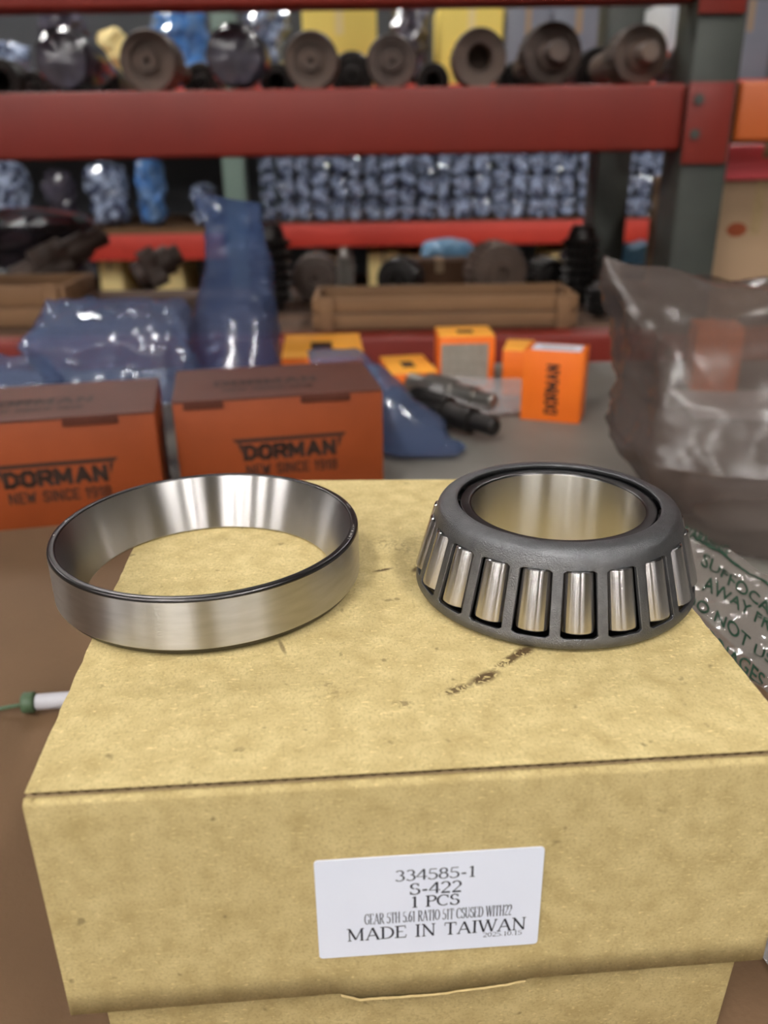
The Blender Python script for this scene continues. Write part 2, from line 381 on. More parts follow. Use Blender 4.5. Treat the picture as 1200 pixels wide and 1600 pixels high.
# label
lx0, lx1, lz1, lz0 = .0670, .1253, -.0244, -.0584
bm = bmesh.new(); rr = .0011; pts = []
for cx, cz, a0 in ((lx1-rr, lz1-rr, 0), (lx0+rr, lz1-rr, 90), (lx0+rr, lz0+rr, 180), (lx1-rr, lz0+rr, 270)):
    for k in range(6):
        a = math.radians(a0+k*18); pts.append((cx+rr*math.cos(a), cz+rr*math.sin(a)))
va = [bm.verts.new((x, -.00055, z+dz)) for x, z in pts]; vb = [bm.verts.new((x, -.00020, z+dz)) for x, z in pts]
bm.faces.new(va); bm.faces.new(vb[::-1])
for i in range(len(pts)): bm.faces.new((va[i], vb[i], vb[(i+1) % len(pts)], va[(i+1) % len(pts)]))
lab = fin('label_sticker', bm, m_label, kb); tag(lab, 'white rectangular part number label with rounded corners')
# serif lettering drawn as pen strokes
def arc(cx, cy, rx, ry, a0, a1, n=14): return [(cx+rx*math.cos(math.radians(a0+(a1-a0)*i/n)), cy+ry*math.sin(math.radians(a0+(a1-a0)*i/n))) for i in range(n+1)]
def sf(x, y, w_=.1): return ('t', [(x-w_, y), (x+w_, y)])
G = {
'3': (.58, [(0, arc(.27, .75, .19, .23, 150, -85)), (0, arc(.27, .27, .23, .27, 88, -150))]),
'4': (.62, [(0, [(.42, 1), (.02, .3), (.6, .3)]), ('T', [(.43, 1), (.43, 0)])]),
'5': (.58, [('t', [(.13, .96), (.5, .96)]), ('t', [(.13, .96), (.1, .54)]), (0, arc(.25, .29, .25, .29, 122, -150))]),
'8': (.58, [(0, arc(.28, .76, .18, .22, 0, 360)), (0, arc(.28, .27, .22, .27, 0, 360))]),
'1': (.48, [('T', [(.25, 0), (.25, 1)]), ('t', [(.1, .86), (.25, .98)]), sf(.25, 0, .14)]),
'2': (.58, [(0, arc(.26, .72, .21, .27, 160, -35)), ('t', [(.43, .56), (.05, .03)]), ('T', [(.04, .04), (.5, .04)])]),
'6': (.58, [(0, arc(.28, .3, .21, .29, 0, 360)), (0, arc(.52, .34, .45, .65, 185, 98))]),
'0': (.6, [(0, arc(.29, .5, .22, .48, 0, 360))]),
'-': (.42, [('T', [(.08, .36), (.34, .36)])]),
'.': (.28, [('T', [(.12, .0), (.12, .12)])]),
'S': (.6, [(0, arc(.29, .75, .2, .23, 35, 262)), (0, arc(.29, .27, .23, .26, 85, -150)), ('t', [(.47, .98), (.47, .74)]), ('t', [(.06, .02), (.06, .28)])]),
'P': (.66, [('T', [(.14, 0), (.14, 1)]), ('t', [(.0, .98), (.36, .98)]), (0, arc(.34, .74, .24, .25, 90, -90)), ('t', [(.36, .49), (.14, .49)]), sf(.14, 0, .13)]),
'C': (.74, [(0, arc(.38, .5, .34, .48, 48, 312)), ('t', [(.63, .98), (.63, .7)])]),
'G': (.78, [(0, arc(.38, .5, .34, .48, 48, 318)), ('t', [(.63, .98), (.63, .7)]), ('T', [(.63, .42), (.63, .08)]), sf(.63, .42, .12)]),
'E': (.68, [('T', [(.14, 0), (.14, 1)]), ('t', [(0, .98), (.56, .98), (.56, .78)]), ('t', [(.14, .52), (.44, .52)]), ('t', [(0, .02), (.58, .02), (.6, .24)])]),
'A': (.8, [('t', [(.08, 0), (.38, 1)]), ('T', [(.38, 1), (.68, 0)]), ('t', [(.18, .34), (.56, .34)]), sf(.08, 0), sf(.68, 0)]),
'R': (.74, [('T', [(.14, 0), (.14, 1)]), ('t', [(0, .98), (.36, .98)]), (0, arc(.34, .75, .22, .24, 90, -90)), ('t', [(.36, .51), (.14, .51)]), ('T', [(.34, .5), (.64, 0)]), sf(.14, 0, .13), sf(.66, 0, .08)]),
'T': (.7, [('T', [(.34, 0), (.34, 1)]), ('t', [(.04, .76), (.04, .98), (.64, .98), (.64, .76)]), sf(.34, 0, .13)]),
'I': (.36, [('T', [(.16, 0), (.16, 1)]), sf(.16, 0, .13), sf(.16, 1, .13)]),
'O': (.8, [(0, arc(.39, .5, .34, .48, 0, 360))]),
'H': (.8, [('T', [(.14, 0), (.14, 1)]), ('T', [(.62, 0), (.62, 1)]), ('t', [(.14, .5), (.62, .5)]), sf(.14, 0), sf(.62, 0), sf(.14, 1), sf(.62, 1)]),
'U': (.78, [('T', [(.14, 1), (.14, .35)]), (0, arc(.37, .34, .23, .32, 180, 360)), ('t', [(.6, .34), (.6, 1)]), sf(.14, 1), sf(.6, 1)]),
'D': (.78, [('T', [(.14, 0), (.14, 1)]), ('t', [(0, .98), (.3, .98)]), ('t', [(0, .02), (.3, .02)]), (0, arc(.3, .5, .38, .48, 90, -90))]),
'M': (.98, [('t', [(.12, 0), (.12, 1)]), ('T', [(.12, 1), (.45, .08)]), ('t', [(.45, .08), (.78, 1)]), ('T', [(.78, 1), (.78, 0)]), sf(.12, 0), sf(.78, 0), sf(.07, 1, .07), sf(.83, 1, .07)]),
'N': (.82, [('t', [(.12, 0), (.12, 1)]), ('T', [(.1, 1), (.64, 0)]), ('t', [(.64, 0), (.64, 1)]), sf(.12, 0), sf(.64, 1), sf(.07, 1, .07)]),
'W': (1.04, [('T', [(.06, 1), (.3, 0)]), ('t', [(.3, 0), (.5, 1)]), ('T', [(.5, 1), (.74, 0)]), ('t', [(.74, 0), (.95, 1)]), sf(.06, 1), sf(.5, 1), sf(.95, 1, .08)]),
' ': (.4, [])}
def serif_line(s, u0, u1, v, h, bold=1.0, idx=0):
    bm = bmesh.new(); tot = sum(G[c][0] for c in s)
    x0 = lx0+(lx1-lx0)*u0; sx = (lx1-lx0)*(u1-u0)/tot; z0 = lz1-(lz1-lz0)*v; sz = (lz1-lz0)*h
    x = 0
    for c in s:
        wd, strokes = G[c]
        for kind, pl in strokes:
            P_ = [Vector((x0+(x+a)*sx, z0+b_*sz)) for a, b_ in pl]
            L_, R_ = [], []
            for i, p in enumerate(P_):
                d = (P_[min(i+1, len(P_)-1)]-P_[max(i-1, 0)]).normalized()
                vert = abs(d.y)
                hw = {'t': .032, 'T': .062, 0: .034+.03*vert**2}[kind]*bold*.00375*(h/.11 if h < .1 else 1)
                nrm = Vector((-d.y, d.x))
                if kind == 't' and c in 'EGTCS' and i not in (0, len(P_)-1): hw *= 1.2
                L_.append(p+nrm*hw); R_.append(p-nrm*hw)
            y = -.00058-.000004*idx
            a = [bm.verts.new((q.x, y, q.y+dz)) for q in L_]; b_ = [bm.verts.new((q.x, y, q.y+dz)) for q in R_]
            for i in range(len(a)-1): bm.faces.new((a[i], b_[i], b_[i+1], a[i+1]))
        x += wd
    me = bpy.data.meshes.new('printed_line'); bm.to_mesh(me); bm.free(); o = link('printed_line', me, m_ink, lab)
    return o
serif_line('334585-1', .345, .705, .245, .105, 1.1)
serif_line('S-422', .41, .645, .39, .112, 1.25)
serif_line('1 PCS', .415, .635, .52, .11, 1.25)
serif_line('GEAR 5TH 5.61 RATIO 51T CSUSED WITH22', .21, .872, .668, .11, .6, 1)
serif_line('MADE IN TAIWAN', .13, .945, .83, .125, 1.25)
serif_line('2025.10.15', .745, .925, .885, .045, 1.1)
# ------------------------------------------------------------------ bearing cup
CX, CY, RO = .0317, .1080, .0519
cup = empty('bearing_cup', (CX, CY, 0), 0, 'polished steel outer bearing ring lying over the left edge of the kraft box', 'bearing ring')
Zc = .0003
H = .0202; ri_t = .0494; ri_b = .0415
out = [(RO-.0026, Zc+.0), (RO-.0008, Zc+.0016), (RO, Zc+.0030), (RO, H-.0016)]
def sweep(name, prof, ma, parent, n=256, sharp=None):
    return fin(name, lathe(prof, n, closed=False) if False else open_lathe(prof, n), ma, parent, True)
def open_lathe(prof, n):
    bm = bmesh.new(); rings = [[bm.verts.new((r*math.cos(2*PI*i/n), r*math.sin(2*PI*i/n), z)) for i in range(n)] for r, z in prof]
    for A, B in zip(rings, rings[1:]):
        for i in range(n): bm.faces.new((A[i], A[(i+1) % n], B[(i+1) % n], B[i]))
    return bm
def solid_ring(name, prof, ma, parent, n=256, zones=()):
    """closed lathe; zones = [(test(r,z), material)] assign faces by the middle of their edge"""
    bm = bmesh.new(); k = len(prof)
    rings = [[bm.verts.new((r*math.cos(2*PI*i/n), r*math.sin(2*PI*i/n), z)) for i in range(n)] for r, z in prof]
    for j in range(k):
        A, B = rings[j], rings[(j+1) % k]
        for i in range(n):
            f = bm.faces.new((A[i], A[(i+1) % n], B[(i+1) % n], B[i])); f.smooth = True
            r = (prof[j][0]+prof[(j+1) % k][0])/2; z = (prof[j][1]+prof[(j+1) % k][1])/2
            for q, (test, _) in enumerate(zones):
                if test(r, z): f.material_index = q+1
    bmesh.ops.recalc_face_normals(bm, faces=bm.faces)
    for e in bm.edges:
        if len(e.link_faces) == 2 and e.calc_face_angle(0) > .6: e.smooth = False
    me = bpy.data.meshes.new(name); bm.to_mesh(me); bm.free(); me.materials.append(ma)
    o = link(name, me, None, parent)
    for _, mm in zones: me.materials.append(mm)
    return o
pc = fillet([(RO-.0030, Zc), (RO-.0016, Zc+.0007), (RO, Zc+.0030), (RO, H), (ri_t, H), (ri_b+.0006, Zc+.0004), (ri_b+.0016, Zc)],
            [.0006, .0010, .0008, .0013, .0007, .0004, .0], 6)
# subdivide the long walls so the shading stays true
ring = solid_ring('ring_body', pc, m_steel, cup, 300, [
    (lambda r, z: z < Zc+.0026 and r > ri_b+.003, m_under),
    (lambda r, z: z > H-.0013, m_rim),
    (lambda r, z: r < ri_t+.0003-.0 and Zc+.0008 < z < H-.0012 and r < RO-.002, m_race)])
# etched marks on the rim
def marks(parent, r0, r1, z, arcs, seed):
    bm = bmesh.new(); random.seed(seed)
    for a0, a1 in arcs:
        a = a0
        while a < a1:
            w_ = random.choice((.25, .4, .8)); rr0 = r0+random.choice((0, 0, .3))*(r1-r0); rr1 = r1-random.choice((0, 0, .4))*(r1-r0)
            q = [(rr0, a), (rr1, a), (rr1, a+w_), (rr0, a+w_)]
            bm.faces.new([bm.verts.new((r*math.cos(math.radians(t)), r*math.sin(math.radians(t)), z)) for r, t in q]); a += w_+random.choice((.5, .7, 1.4))
    return tag(fin('etched_marking', bm, m_mark, parent), 'fine etched characters on the dark rim', kind='stuff')
marks(cup, .0502, .0509, H+.00003, ((168, 172), (-18, -4), (12, 18), (183, 185)), 4)
# ------------------------------------------------------------------ bearing cone with its cage and rollers
KX, KY = .1496, .0950
cone = empty('bearing_cone', (KX, KY, 0), 0, 'tapered roller bearing cone in its grey cage standing right of the plain ring', 'roller bearing')
NR = 20; OFF = math.radians(-90-4.6)
Rb, Rt, ht = .0466, .0400, .0303
pin = fillet([(.0290, .0004), (.0432, .0004), (.0432, .0030), (.0375, .0042), (.0322, .0262), (.0322, .0290), (.0284, .0290), (.0284, .0014)],
             [.0008, .0006, .0005, 0, 0, .0006, .0010, .0], 4)
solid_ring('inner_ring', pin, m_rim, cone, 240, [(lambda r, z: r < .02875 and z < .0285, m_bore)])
# cage: lathe grid with windows
n_per = 16; NN = NR*n_per
prof = [(.0462, .0012), (.0468, .0022), (.0466, .0036)]
zlo, zhi = .0048, .0243
rz = lambda z: .0466+(z-.0036)*(.0400-.0466)/(.0270-.0036)
zl = [zlo, zlo+.0006] + [zlo+.0006+(zhi-zlo-.0012)*k/6 for k in range(1, 6)] + [zhi-.0006, zhi]
prof += [(rz(z), z) for z in zl]; i_lo = 3; i_hi = 3+len(zl)-1
prof += [(rz(.0262), .0262), (.0396, .0280), (.0388, .0292), (.0374, .0300), (.0356, .0304), (.0338, .0305), (.0330, .0303)]
bm = bmesh.new(); rings = []
hw_lo, hw_hi = math.radians(7.0), math.radians(6.75)       # half window
def colang(c, t):
    """angles of the 16 columns inside one pitch: 0..10 across the window, the rest across the bar"""
    hw = hw_lo+(hw_hi-hw_lo)*t; p = 2*PI/NR
    return -hw+2*hw*c/10 if c <= 10 else hw+(p-2*hw)*(c-10)/6
for j, (r, z) in enumerate(prof):
    t = min(1, max(0, (z-zlo)/(zhi-zlo))); row = []
    for i in range(NN):
        c = i % n_per; a = OFF + 2*PI/NR*(i//n_per) + colang(c, t); row.append(bm.verts.new((r*math.cos(a), r*math.sin(a), z)))
    rings.append(row)
for j in range(len(prof)-1):
    for i in range(NN):
        c = i % n_per
        if i_lo <= j < i_hi and c < 10:
            if j == i_lo and c in (0, 9) or j == i_hi-1 and c in (0, 9):   # cut corners of the window
                A = rings[j][i], rings[j][(i+1) % NN], rings[j+1][(i+1) % NN], rings[j+1][i]
                if j == i_lo: tri = (A[0], A[1], A[3]) if c == 0 else (A[0], A[1], A[2])
                else: tri = (A[0], A[2], A[3]) if c == 0 else (A[1], A[2], A[3])
                bm.faces.new(tri)
            continue
        bm.faces.new((rings[j][i], rings[j][(i+1) % NN], rings[j+1][(i+1) % NN], rings[j+1][i]))
cage = fin('cage', bm, m_cage, cone, True)
for p in cage.data.polygons: pass
so = cage.modifiers.new('s', 'SOLIDIFY'); so.thickness = .0013; so.offset = -1 if cage.data.polygons[len(cage.data.polygons)//2].normal.dot(cage.data.polygons[len(cage.data.polygons)//2].center*Vector((1, 1, 0)) if False else Vector((cage.data.polygons[len(cage.data.polygons)//2].center.x, cage.data.polygons[len(cage.data.polygons)//2].center.y, 0))) > 0 else 1
so.use_even_offset = True
bv = cage.modifiers.new('b', 'BEVEL'); bv.width = .00022; bv.segments = 2; bv.limit_method = 'ANGLE'; bv.angle_limit = .9
wn = cage.modifiers.new('w', 'WEIGHTED_NORMAL')
# rollers
L_r = .0186; r0, r1 = .00545, .00470
rp = [(0, 0), (r0-.0006, 0), (r0-.0001, .0003), (r0, .0009), (r1, L_r-.0009), (r1-.0001, L_r-.0003), (r1-.0006, L_r), (0, L_r)]
bm = bmesh.new(); n = 40; rings = [[bm.verts.new((r*math.cos(2*PI*i/n), r*math.sin(2*PI*i/n), z)) for i in range(n)] if r else None for r, z in rp]
for A, B in zip(rings[1:-1], rings[2:-1]):
    for i in range(n): bm.faces.new((A[i], A[(i+1) % n], B[(i+1) % n], B[i]))
bm.faces.new(rings[1]); bm.faces.new(rings[-2])
me_r = bpy.data.meshes.new('roller'); bmesh.ops.recalc_face_normals(bm, faces=bm.faces)
for f in bm.faces:
    if len(f.verts) > 10: f.material_index = 1
for e in bm.edges:
    if len(e.link_faces) == 2 and e.calc_face_angle(0) > .5: e.smooth = False
for f in bm.faces: f.smooth = True
bm.to_mesh(me_r); bm.free(); me_r.materials.append(m_roll); me_r.materials.append(m_rollend)
lean = math.atan2(.0400-.0466, .0270-.0036)          # outward face follows the cage
for k in range(NR):
    a = OFF + 2*PI/NR*k; o = link('roller', me_r, None, cone)
    tilt = lean + math.atan2(r0-r1, L_r)*1.0          # axis leans inwards a little more than the outer line
    zc = .0054; ro_ = rz(zc)+.0011-r0
    o.rotation_euler = (0, tilt, a); o.location = (ro_*math.cos(a), ro_*math.sin(a), zc)
# ------------------------------------------------------------------ text helper (plain sans lettering)
def text_mesh(s, size, offset=0.0, sp=1.0):
    cu = bpy.data.curves.new('t', 'FONT'); cu.body = s; cu.size = size; cu.offset = offset; cu.space_character = sp
    cu.align_x = 'LEFT'; cu.resolution_u = 4
    o = bpy.data.objects.new('t', cu); C.objects.link(o); bpy.context.view_layer.update()
    me = bpy.data.meshes.new_from_object(o.evaluated_get(bpy.context.evaluated_depsgraph_get()))
    bpy.data.objects.remove(o); bpy.data.curves.remove(cu)
    me.materials.clear()
    return me
def fit_text(name, s, x0, x1, z0, z1, fn, ma, parent, offset=.0):
    """lettering fitted to the rectangle, mapped by fn(x, z) -> point"""
    me = text_mesh(s, 1.0, offset)
    xs = [v.co.x for v in me.vertices]; ys = [v.co.y for v in me.vertices]
    a, b_, c, d = min(xs), max(xs), min(ys), max(ys)
    for v in me.vertices: v.co = fn(x0+(v.co.x-a)/(b_-a)*(x1-x0), z0+(v.co.y-c)/(d-c)*(z1-z0))
    return link(name, me, ma, parent)
B_ = {'D': (1, [[(.1, 0), (.1, 1), (.5, 1), (.85, .75), (.85, .25), (.5, 0), (.1, 0)]]), 'O': (1, [[(.3, 0), (.1, .2), (.1, .8), (.3, 1), (.65, 1), (.85, .8), (.85, .2), (.65, 0), (.3, 0)]]),
'R': (1, [[(.1, 0), (.1, 1), (.7, 1), (.85, .85), (.85, .6), (.7, .45), (.1, .45)], [(.5, .45), (.85, 0)]]), 'M': (1.25, [[(.1, 0), (.1, 1), (.55, .25), (1.0, 1), (1.0, 0)]]),
'A': (1.05, [[(.05, 0), (.45, 1), (.9, 0)], [(.2, .3), (.75, .3)]]), 'N': (1, [[(.1, 0), (.1, 1), (.82, 0), (.82, 1)]]), 'E': (.85, [[(.72, 1), (.1, 1), (.1, 0), (.72, 0)], [(.1, .5), (.6, .5)]]),
'W': (1.25, [[(.05, 1), (.3, 0), (.55, .8), (.8, 0), (1.05, 1)]]), 'S': (.9, [[(.78, .82), (.6, 1), (.25, 1), (.08, .8), (.2, .55), (.65, .45), (.78, .2), (.6, 0), (.25, 0), (.08, .18)]]),
'I': (.4, [[(.15, 0), (.15, 1)]]), 'C': (.9, [[(.78, .8), (.6, 1), (.28, 1), (.1, .8), (.1, .2), (.28, 0), (.6, 0), (.78, .2)]]), '1': (.55, [[(.08, .8), (.3, 1), (.3, 0)]]),
'9': (.9, [[(.75, .45), (.25, .45), (.1, .6), (.1, .85), (.25, 1), (.6, 1), (.75, .85), (.75, .2), (.6, 0), (.2, 0)]]), '8': (.9, [[(.25, .52), (.1, .7), (.1, .85), (.25, 1), (.6, 1), (.75, .85), (.75, .7), (.6, .52), (.25, .52), (.1, .35), (.1, .15), (.25, 0), (.6, 0), (.75, .15), (.75, .35), (.6, .52)]]), ' ': (.5, [])}
def block_text(name, s, x0, x1, z0, z1, wd, fn, ma, parent):
    """sans lettering of straight strokes of width wd"""
    bm = bmesh.new(); tot = sum(B_[c][0] for c in s); sx = (x1-x0)/tot; sz = z1-z0-wd; x = 0
    for c in s:
        for pl in B_[c][1]:
            P_ = [Vector((x0+(x+a*.86)*sx, z0+wd/2+b_*sz)) for a, b_ in pl]
            for p, q in zip(P_, P_[1:]):
                d = (q-p).normalized(); nn = Vector((-d.y, d.x))*wd/2; p = p-d*wd*.45; q = q+d*wd*.45
                bm.faces.new([bm.verts.new(fn(t.x, t.y)) for t in (p+nn, p-nn, q-nn, q+nn)])
        x += B_[c][0]
    me = bpy.data.meshes.new(name); bm.to_mesh(me); bm.free(); return link(name, me, ma, parent)
# ------------------------------------------------------------------ printed orange cartons on the bench
BW, BH, BD = .139, .082, .096
def carton(loc, rz, label, name='parts_carton'):
    r = empty(name, loc, rz, label, 'carton', 'large orange cartons behind the ring')
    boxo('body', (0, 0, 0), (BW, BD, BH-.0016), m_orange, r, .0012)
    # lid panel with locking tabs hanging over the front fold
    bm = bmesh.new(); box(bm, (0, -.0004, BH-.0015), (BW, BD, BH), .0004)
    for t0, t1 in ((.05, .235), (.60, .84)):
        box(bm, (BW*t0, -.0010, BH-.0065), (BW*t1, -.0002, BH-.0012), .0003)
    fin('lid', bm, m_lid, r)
    fn = lambda x, z: Vector((x, -.00025, z))
    fx0, fx1 = BW*.30, BW*.79
    block_text('wordmark', 'DORMAN', fx0+.0022, fx1-.0028, .0330, .0458, .0035, fn, m_inkb, r)
    bm = bmesh.new()
    for pl in ([(fx0-.006, .0505), (fx1+.004, .0505), (fx1+.001, .0475), (fx0-.003, .0475)], [(fx0-.0022, .0468), (fx0+.001, .0468), (fx0+.001, .0380)], [(fx1+.0004, .0468), (fx1-.0026, .0468), (fx1-.0026, .0380)]):
        bm.faces.new([bm.verts.new((x, -.00025, z)) for x, z in pl])
    fin('wordmark_bar', bm, m_inkb, r)
    block_text('slogan', 'NEW SINCE 1918', fx0+.003, fx1-.003, .0212, .0298, .0014, fn, m_inkb, r)
    fl = lambda x, z: Vector((x, z, BH+.0002))
    block_text('lid_wordmark', 'DORMAN', BW*.2, BW*.72, .036, .052, .0034, fl, m_inkb, r)
    block_text('lid_slogan', 'NEW SINCE 1918', BW*.24, BW*.68, .020, .028, .0015, fl, m_inkb, r)
    return r
P = U(287, 792, z=BZ); P2 = U(600, 766, z=BZ); yw = math.atan2(P2.y-P.y, P2.x-P.x)
BW = (P2-P).length
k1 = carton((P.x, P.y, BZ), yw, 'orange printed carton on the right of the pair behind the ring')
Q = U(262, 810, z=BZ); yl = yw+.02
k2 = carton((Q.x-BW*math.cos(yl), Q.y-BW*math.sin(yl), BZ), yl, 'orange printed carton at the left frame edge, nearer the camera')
def small_box(pbl, pbr, ptop, depth, label, body, topm, zb=BZ, extra=None, rzadd=0):
    A, B = U(*pbl, z=zb), U(*pbr, z=zb); h = (pbl[1]-ptop)*mpp(A)/cp_*1.0
    wd = (B-A).length; rz = math.atan2(B.y-A.y, B.x-A.x)
    r = empty('small_carton', A, rz, label, 'carton', 'small cartons at the back of the bench')
    boxo('body', (0, 0, 0), (wd, depth, h-.0008), body, r, .0008)
    boxo('top_flap', (0, 0, h-.0008), (wd, depth, h), topm, r, .0003)
    if extra: extra(r, wd, depth, h)
    return r
def eA(r, w_, d, h): boxo('printed_patch', (w_*.35, d*.3, h), (w_*.62, d*.62, h+.0003), m_inkb, r)
def eC(r, w_, d, h):
    boxo('grey_label', (w_*.03, -.0006, h*.1), (w_*.88, 0, h*.86), m_grey_lab, r)
    boxo('printed_patch', (w_*.35, d*.3, h), (w_*.65, d*.6, h+.0003), m_inkb, r)
def eE(r, w_, d, h):
    boxo('white_label', (w_*.12, d*.15, h), (w_*.92, d*.85, h+.0003), m_label, r)
    boxo('label_print', (w_*.25, d*.4, h+.0003), (w_*.8, d*.55, h+.0005), m_grey_lab, r)
    block_text('side_wordmark', 'DORMAN', 0, h*.72, 0, w_*.22, .0024, lambda x, z: Vector((w_*.62-z, -.0002, h*.12+x)), m_inkb, r)
small_box((443, 610), (570, 606), 563, .125, 'low orange carton with bright top behind the right large carton', m_orange2, m_glaretop, extra=eA)
small_box((612, 624), (684, 620), 587, .085, 'flat orange carton left of the glare-yellow topped carton', m_orange2, m_glaretop, extra=eA)
small_box((686, 612), (771, 610), 533, .055, 'upright carton with glare-yellow top and grey front label', m_orange2, m_glaretop, extra=eC)
small_box((783, 618), (826, 620), 552, .055, 'plain orange carton half hidden behind the white labelled one', m_orange2, m_glaretop)
small_box((812, 655), (905, 663), 555, .038, 'tall orange carton with a white label on top, nearest of the small cartons', m_orange2, m_orange2, extra=eE)
small_box((1078, 612), (1150, 614), 520, .05, 'orange carton seen through the clear bag at right', m_orange2, m_orange2)
# ------------------------------------------------------------------ lofted plastic bags
def bag(name, rows, nseg, sub, amp, scale, ma, seed, label, cat, group=None, parent=None, squash=2.2, power=1, close=True):
    """rows: (px left, px right, py left, py right, D, half depth)"""
    ctr = []
    for (xl, xr, yl_, yr, D, hd) in rows:
        A, B = U(xl, yl_, D=D), U(xr, yr, D=D); ctr.append(((A+B)/2, (B-A)/2, hd))
    org = ctr[-1][0].copy()
    bm = bmesh.new(); rg = []; nr = (len(ctr)-1)*sub
    for i in range(nr+1):
        t = i/sub; k = min(int(t), len(ctr)-2); u = t-k; u = u*u*(3-2*u)*.5+u*.5
        c = ctr[k][0].lerp(ctr[k+1][0], u); a = ctr[k][1].lerp(ctr[k+1][1], u); hd = ctr[k][2]*(1-u)+ctr[k+1][2]*u
        row = []
        for j in range(nseg):
            th = 2*PI*j/nseg; ca, sa = math.cos(th), math.sin(th)
            ca = math.copysign(abs(ca)**(2/squash), ca); sa = math.copysign(abs(sa)**(2/squash), sa)
            p = c + a*ca + HD*hd*sa
            d = (a.normalized()*ca + HD*sa)
            q = crease(Vector((p.x, p.y, p.z*.5)), scale*.55, seed)*amp*.8 + .16*amp*crease(p, scale*2.2, seed+5)
            p = p + d*q + HD*(q*.6) + Vector((0, 0, .4*amp*noise.noise(p*scale*1.3)))
            if p.z < BZ+.0045 and name != 'packed_part': p.z = BZ+.0045+.002*abs(noise.noise(p*80))
            row.append(bm.verts.new(p-org))
        rg.append(row)
    for A, B in zip(rg, rg[1:]):
        for j in range(nseg): bm.faces.new((A[j], A[(j+1) % nseg], B[(j+1) % nseg], B[j]))
    if close:
        bm.faces.new(rg[-1])
        bm.faces.new(rg[0])
    o = fin(name, bm, ma, parent, autosm=.9); o.location = org if not parent else (0, 0, 0)
    return tag(o, label, cat, group) if label else o
bag('blue_plastic_bag', [(300, 408, 300, 318, .92, .004), (318, 412, 360, 372, .90, .010), (322, 425, 430, 420, .88, .02), (300, 430, 500, 490, .86, .035),
                         (290, 438, 570, 560, .84, .04), (285, 440, 620, 612, .83, .04)], 44, 14, .006, 40, m_blue, 3,
    'tall upright blue plastic bag neck rising behind the orange cartons', 'plastic bag')
bag('blue_plastic_bag', [(62, 280, 472, 470, .83, .02), (45, 300, 500, 480, .81, .035), (32, 308, 540, 520, .79, .035), (60, 312, 580, 560, .78, .03), (75, 312, 625, 612, .77, .03)],
    60, 14, .013, 46, m_blue2, 8, 'wide crumpled blue plastic bag lying behind both orange cartons', 'plastic bag')
bag('blue_plastic_bag', [(-60, 60, 565, 560, .76, .02), (-80, 95, 585, 590, .75, .03), (-90, 110, 640, 640, .74, .03)], 36, 12, .009, 54, m_blue2, 15,
    'small blue plastic bag end at the left frame edge behind the carton', 'plastic bag')
bag('blue_plastic_bag', [(480, 555, 548, 545, .80, .008), (490, 590, 575, 570, .77, .02), (560, 640, 620, 612, .755, .02), (585, 690, 665, 660, .74, .02), (596, 735, 700, 705, .72, .02), (600, 728, 745, 735, .70, .015)],
    40, 12, .007, 34, m_blue2, 21, 'blue plastic bag tail spilling right of the orange cartons', 'plastic bag')
# clear bag on the right
cb = empty('clear_plastic_bag', U(1120, 900, z=BZ), 0, 'large clear grey plastic bag with green printed warning at the right edge', 'plastic bag')
cbL = cb.location.copy()
bd = bag('bag_body', [(948, 1215, 405, 452, .60, .004), (938, 1300, 450, 440, .595, .022), (958, 1330, 520, 500, .58, .05), (968, 1350, 600, 590, .565, .07), (970, 1370, 690, 680, .55, .075),
                      (1010, 1390, 770, 760, .54, .07), (1050, 1400, 850, 850, .53, .05)], 84, 15, .012, 28, m_film, 31, None, None, squash=2.6, close=False)
bd.parent = cb; bd.location = bd.location - cbL
def flap_pt(px, py):                          # the printed film slopes from the box side up to the bag
    z = -.034 + .00007*(905-py) + .00002*(px-1100)
    P = U(px, py, z=z); P.z += .0018*crease(P, 30, 2) + .0008*crease(P, 75, 4); return P
bm = bmesh.new(); g = []; NU, NV = 80, 70
c00, c10, c01, c11 = (1052, 815), (1330, 960), (1060, 985), (1300, 1160)
for j in range(NV+1):
    row = []
    for i in range(NU+1):
        u, v = i/NU, j/NV
        px = (1-v)*((1-u)*c00[0]+u*c10[0])+v*((1-u)*c01[0]+u*c11[0]); py = (1-v)*((1-u)*c00[1]+u*c10[1])+v*((1-u)*c01[1]+u*c11[1])
        row.append(bm.verts.new(flap_pt(px, py)-cbL))
    g.append(row)
for j in range(NV):
    for i in range(NU): bm.faces.new((g[j][i], g[j][i+1], g[j+1][i+1], g[j+1][i]))
fp = fin('printed_film_flap', bm, mat('grey_flap_film', srgb(128, 120, 114), .14, trans=.42, spec=1), cb, True)
def wl(s, pa, pb, h):
    ax, ay = pb[0]-pa[0], pb[1]-pa[1]; ln = math.hypot(ax, ay); ax /= ln; ay /= ln
    def fn(x, z): return flap_pt(pa[0]+ax*x+z*.30, pa[1]+ay*x-z)-cbL+Vector((0, 0, .0006))
    me = text_mesh(s, 1.0, .012)
    bmm = bmesh.new(); bmm.from_mesh(me); bmesh.ops.subdivide_edges(bmm, edges=[e for e in bmm.edges if e.calc_length() > .3], cuts=2); bmm.to_mesh(me); bmm.free()
    xs = [v.co.x for v in me.vertices]; ys = [v.co.y for v in me.vertices]; a, b_, c, d = min(xs), max(xs), min(ys), max(ys)
    for v in me.vertices: v.co = fn((v.co.x-a)/(b_-a)*ln, (v.co.y-c)/(d-c)*h)
    link('printed_warning', me, m_green, fp)
wl('WARNING', (1060, 838), (1135, 872), 17)
wl('SUFFOCATION', (1094, 886), (1262, 996), 19)
wl('AWAY FROM', (1096, 921), (1240, 1008), 19)
wl('DO NOT USE', (1068, 938), (1216, 1052), 19)
wl('CARRIAGES', (1070, 980), (1190, 1078), 19)
bm = bmesh.new(); pr = None
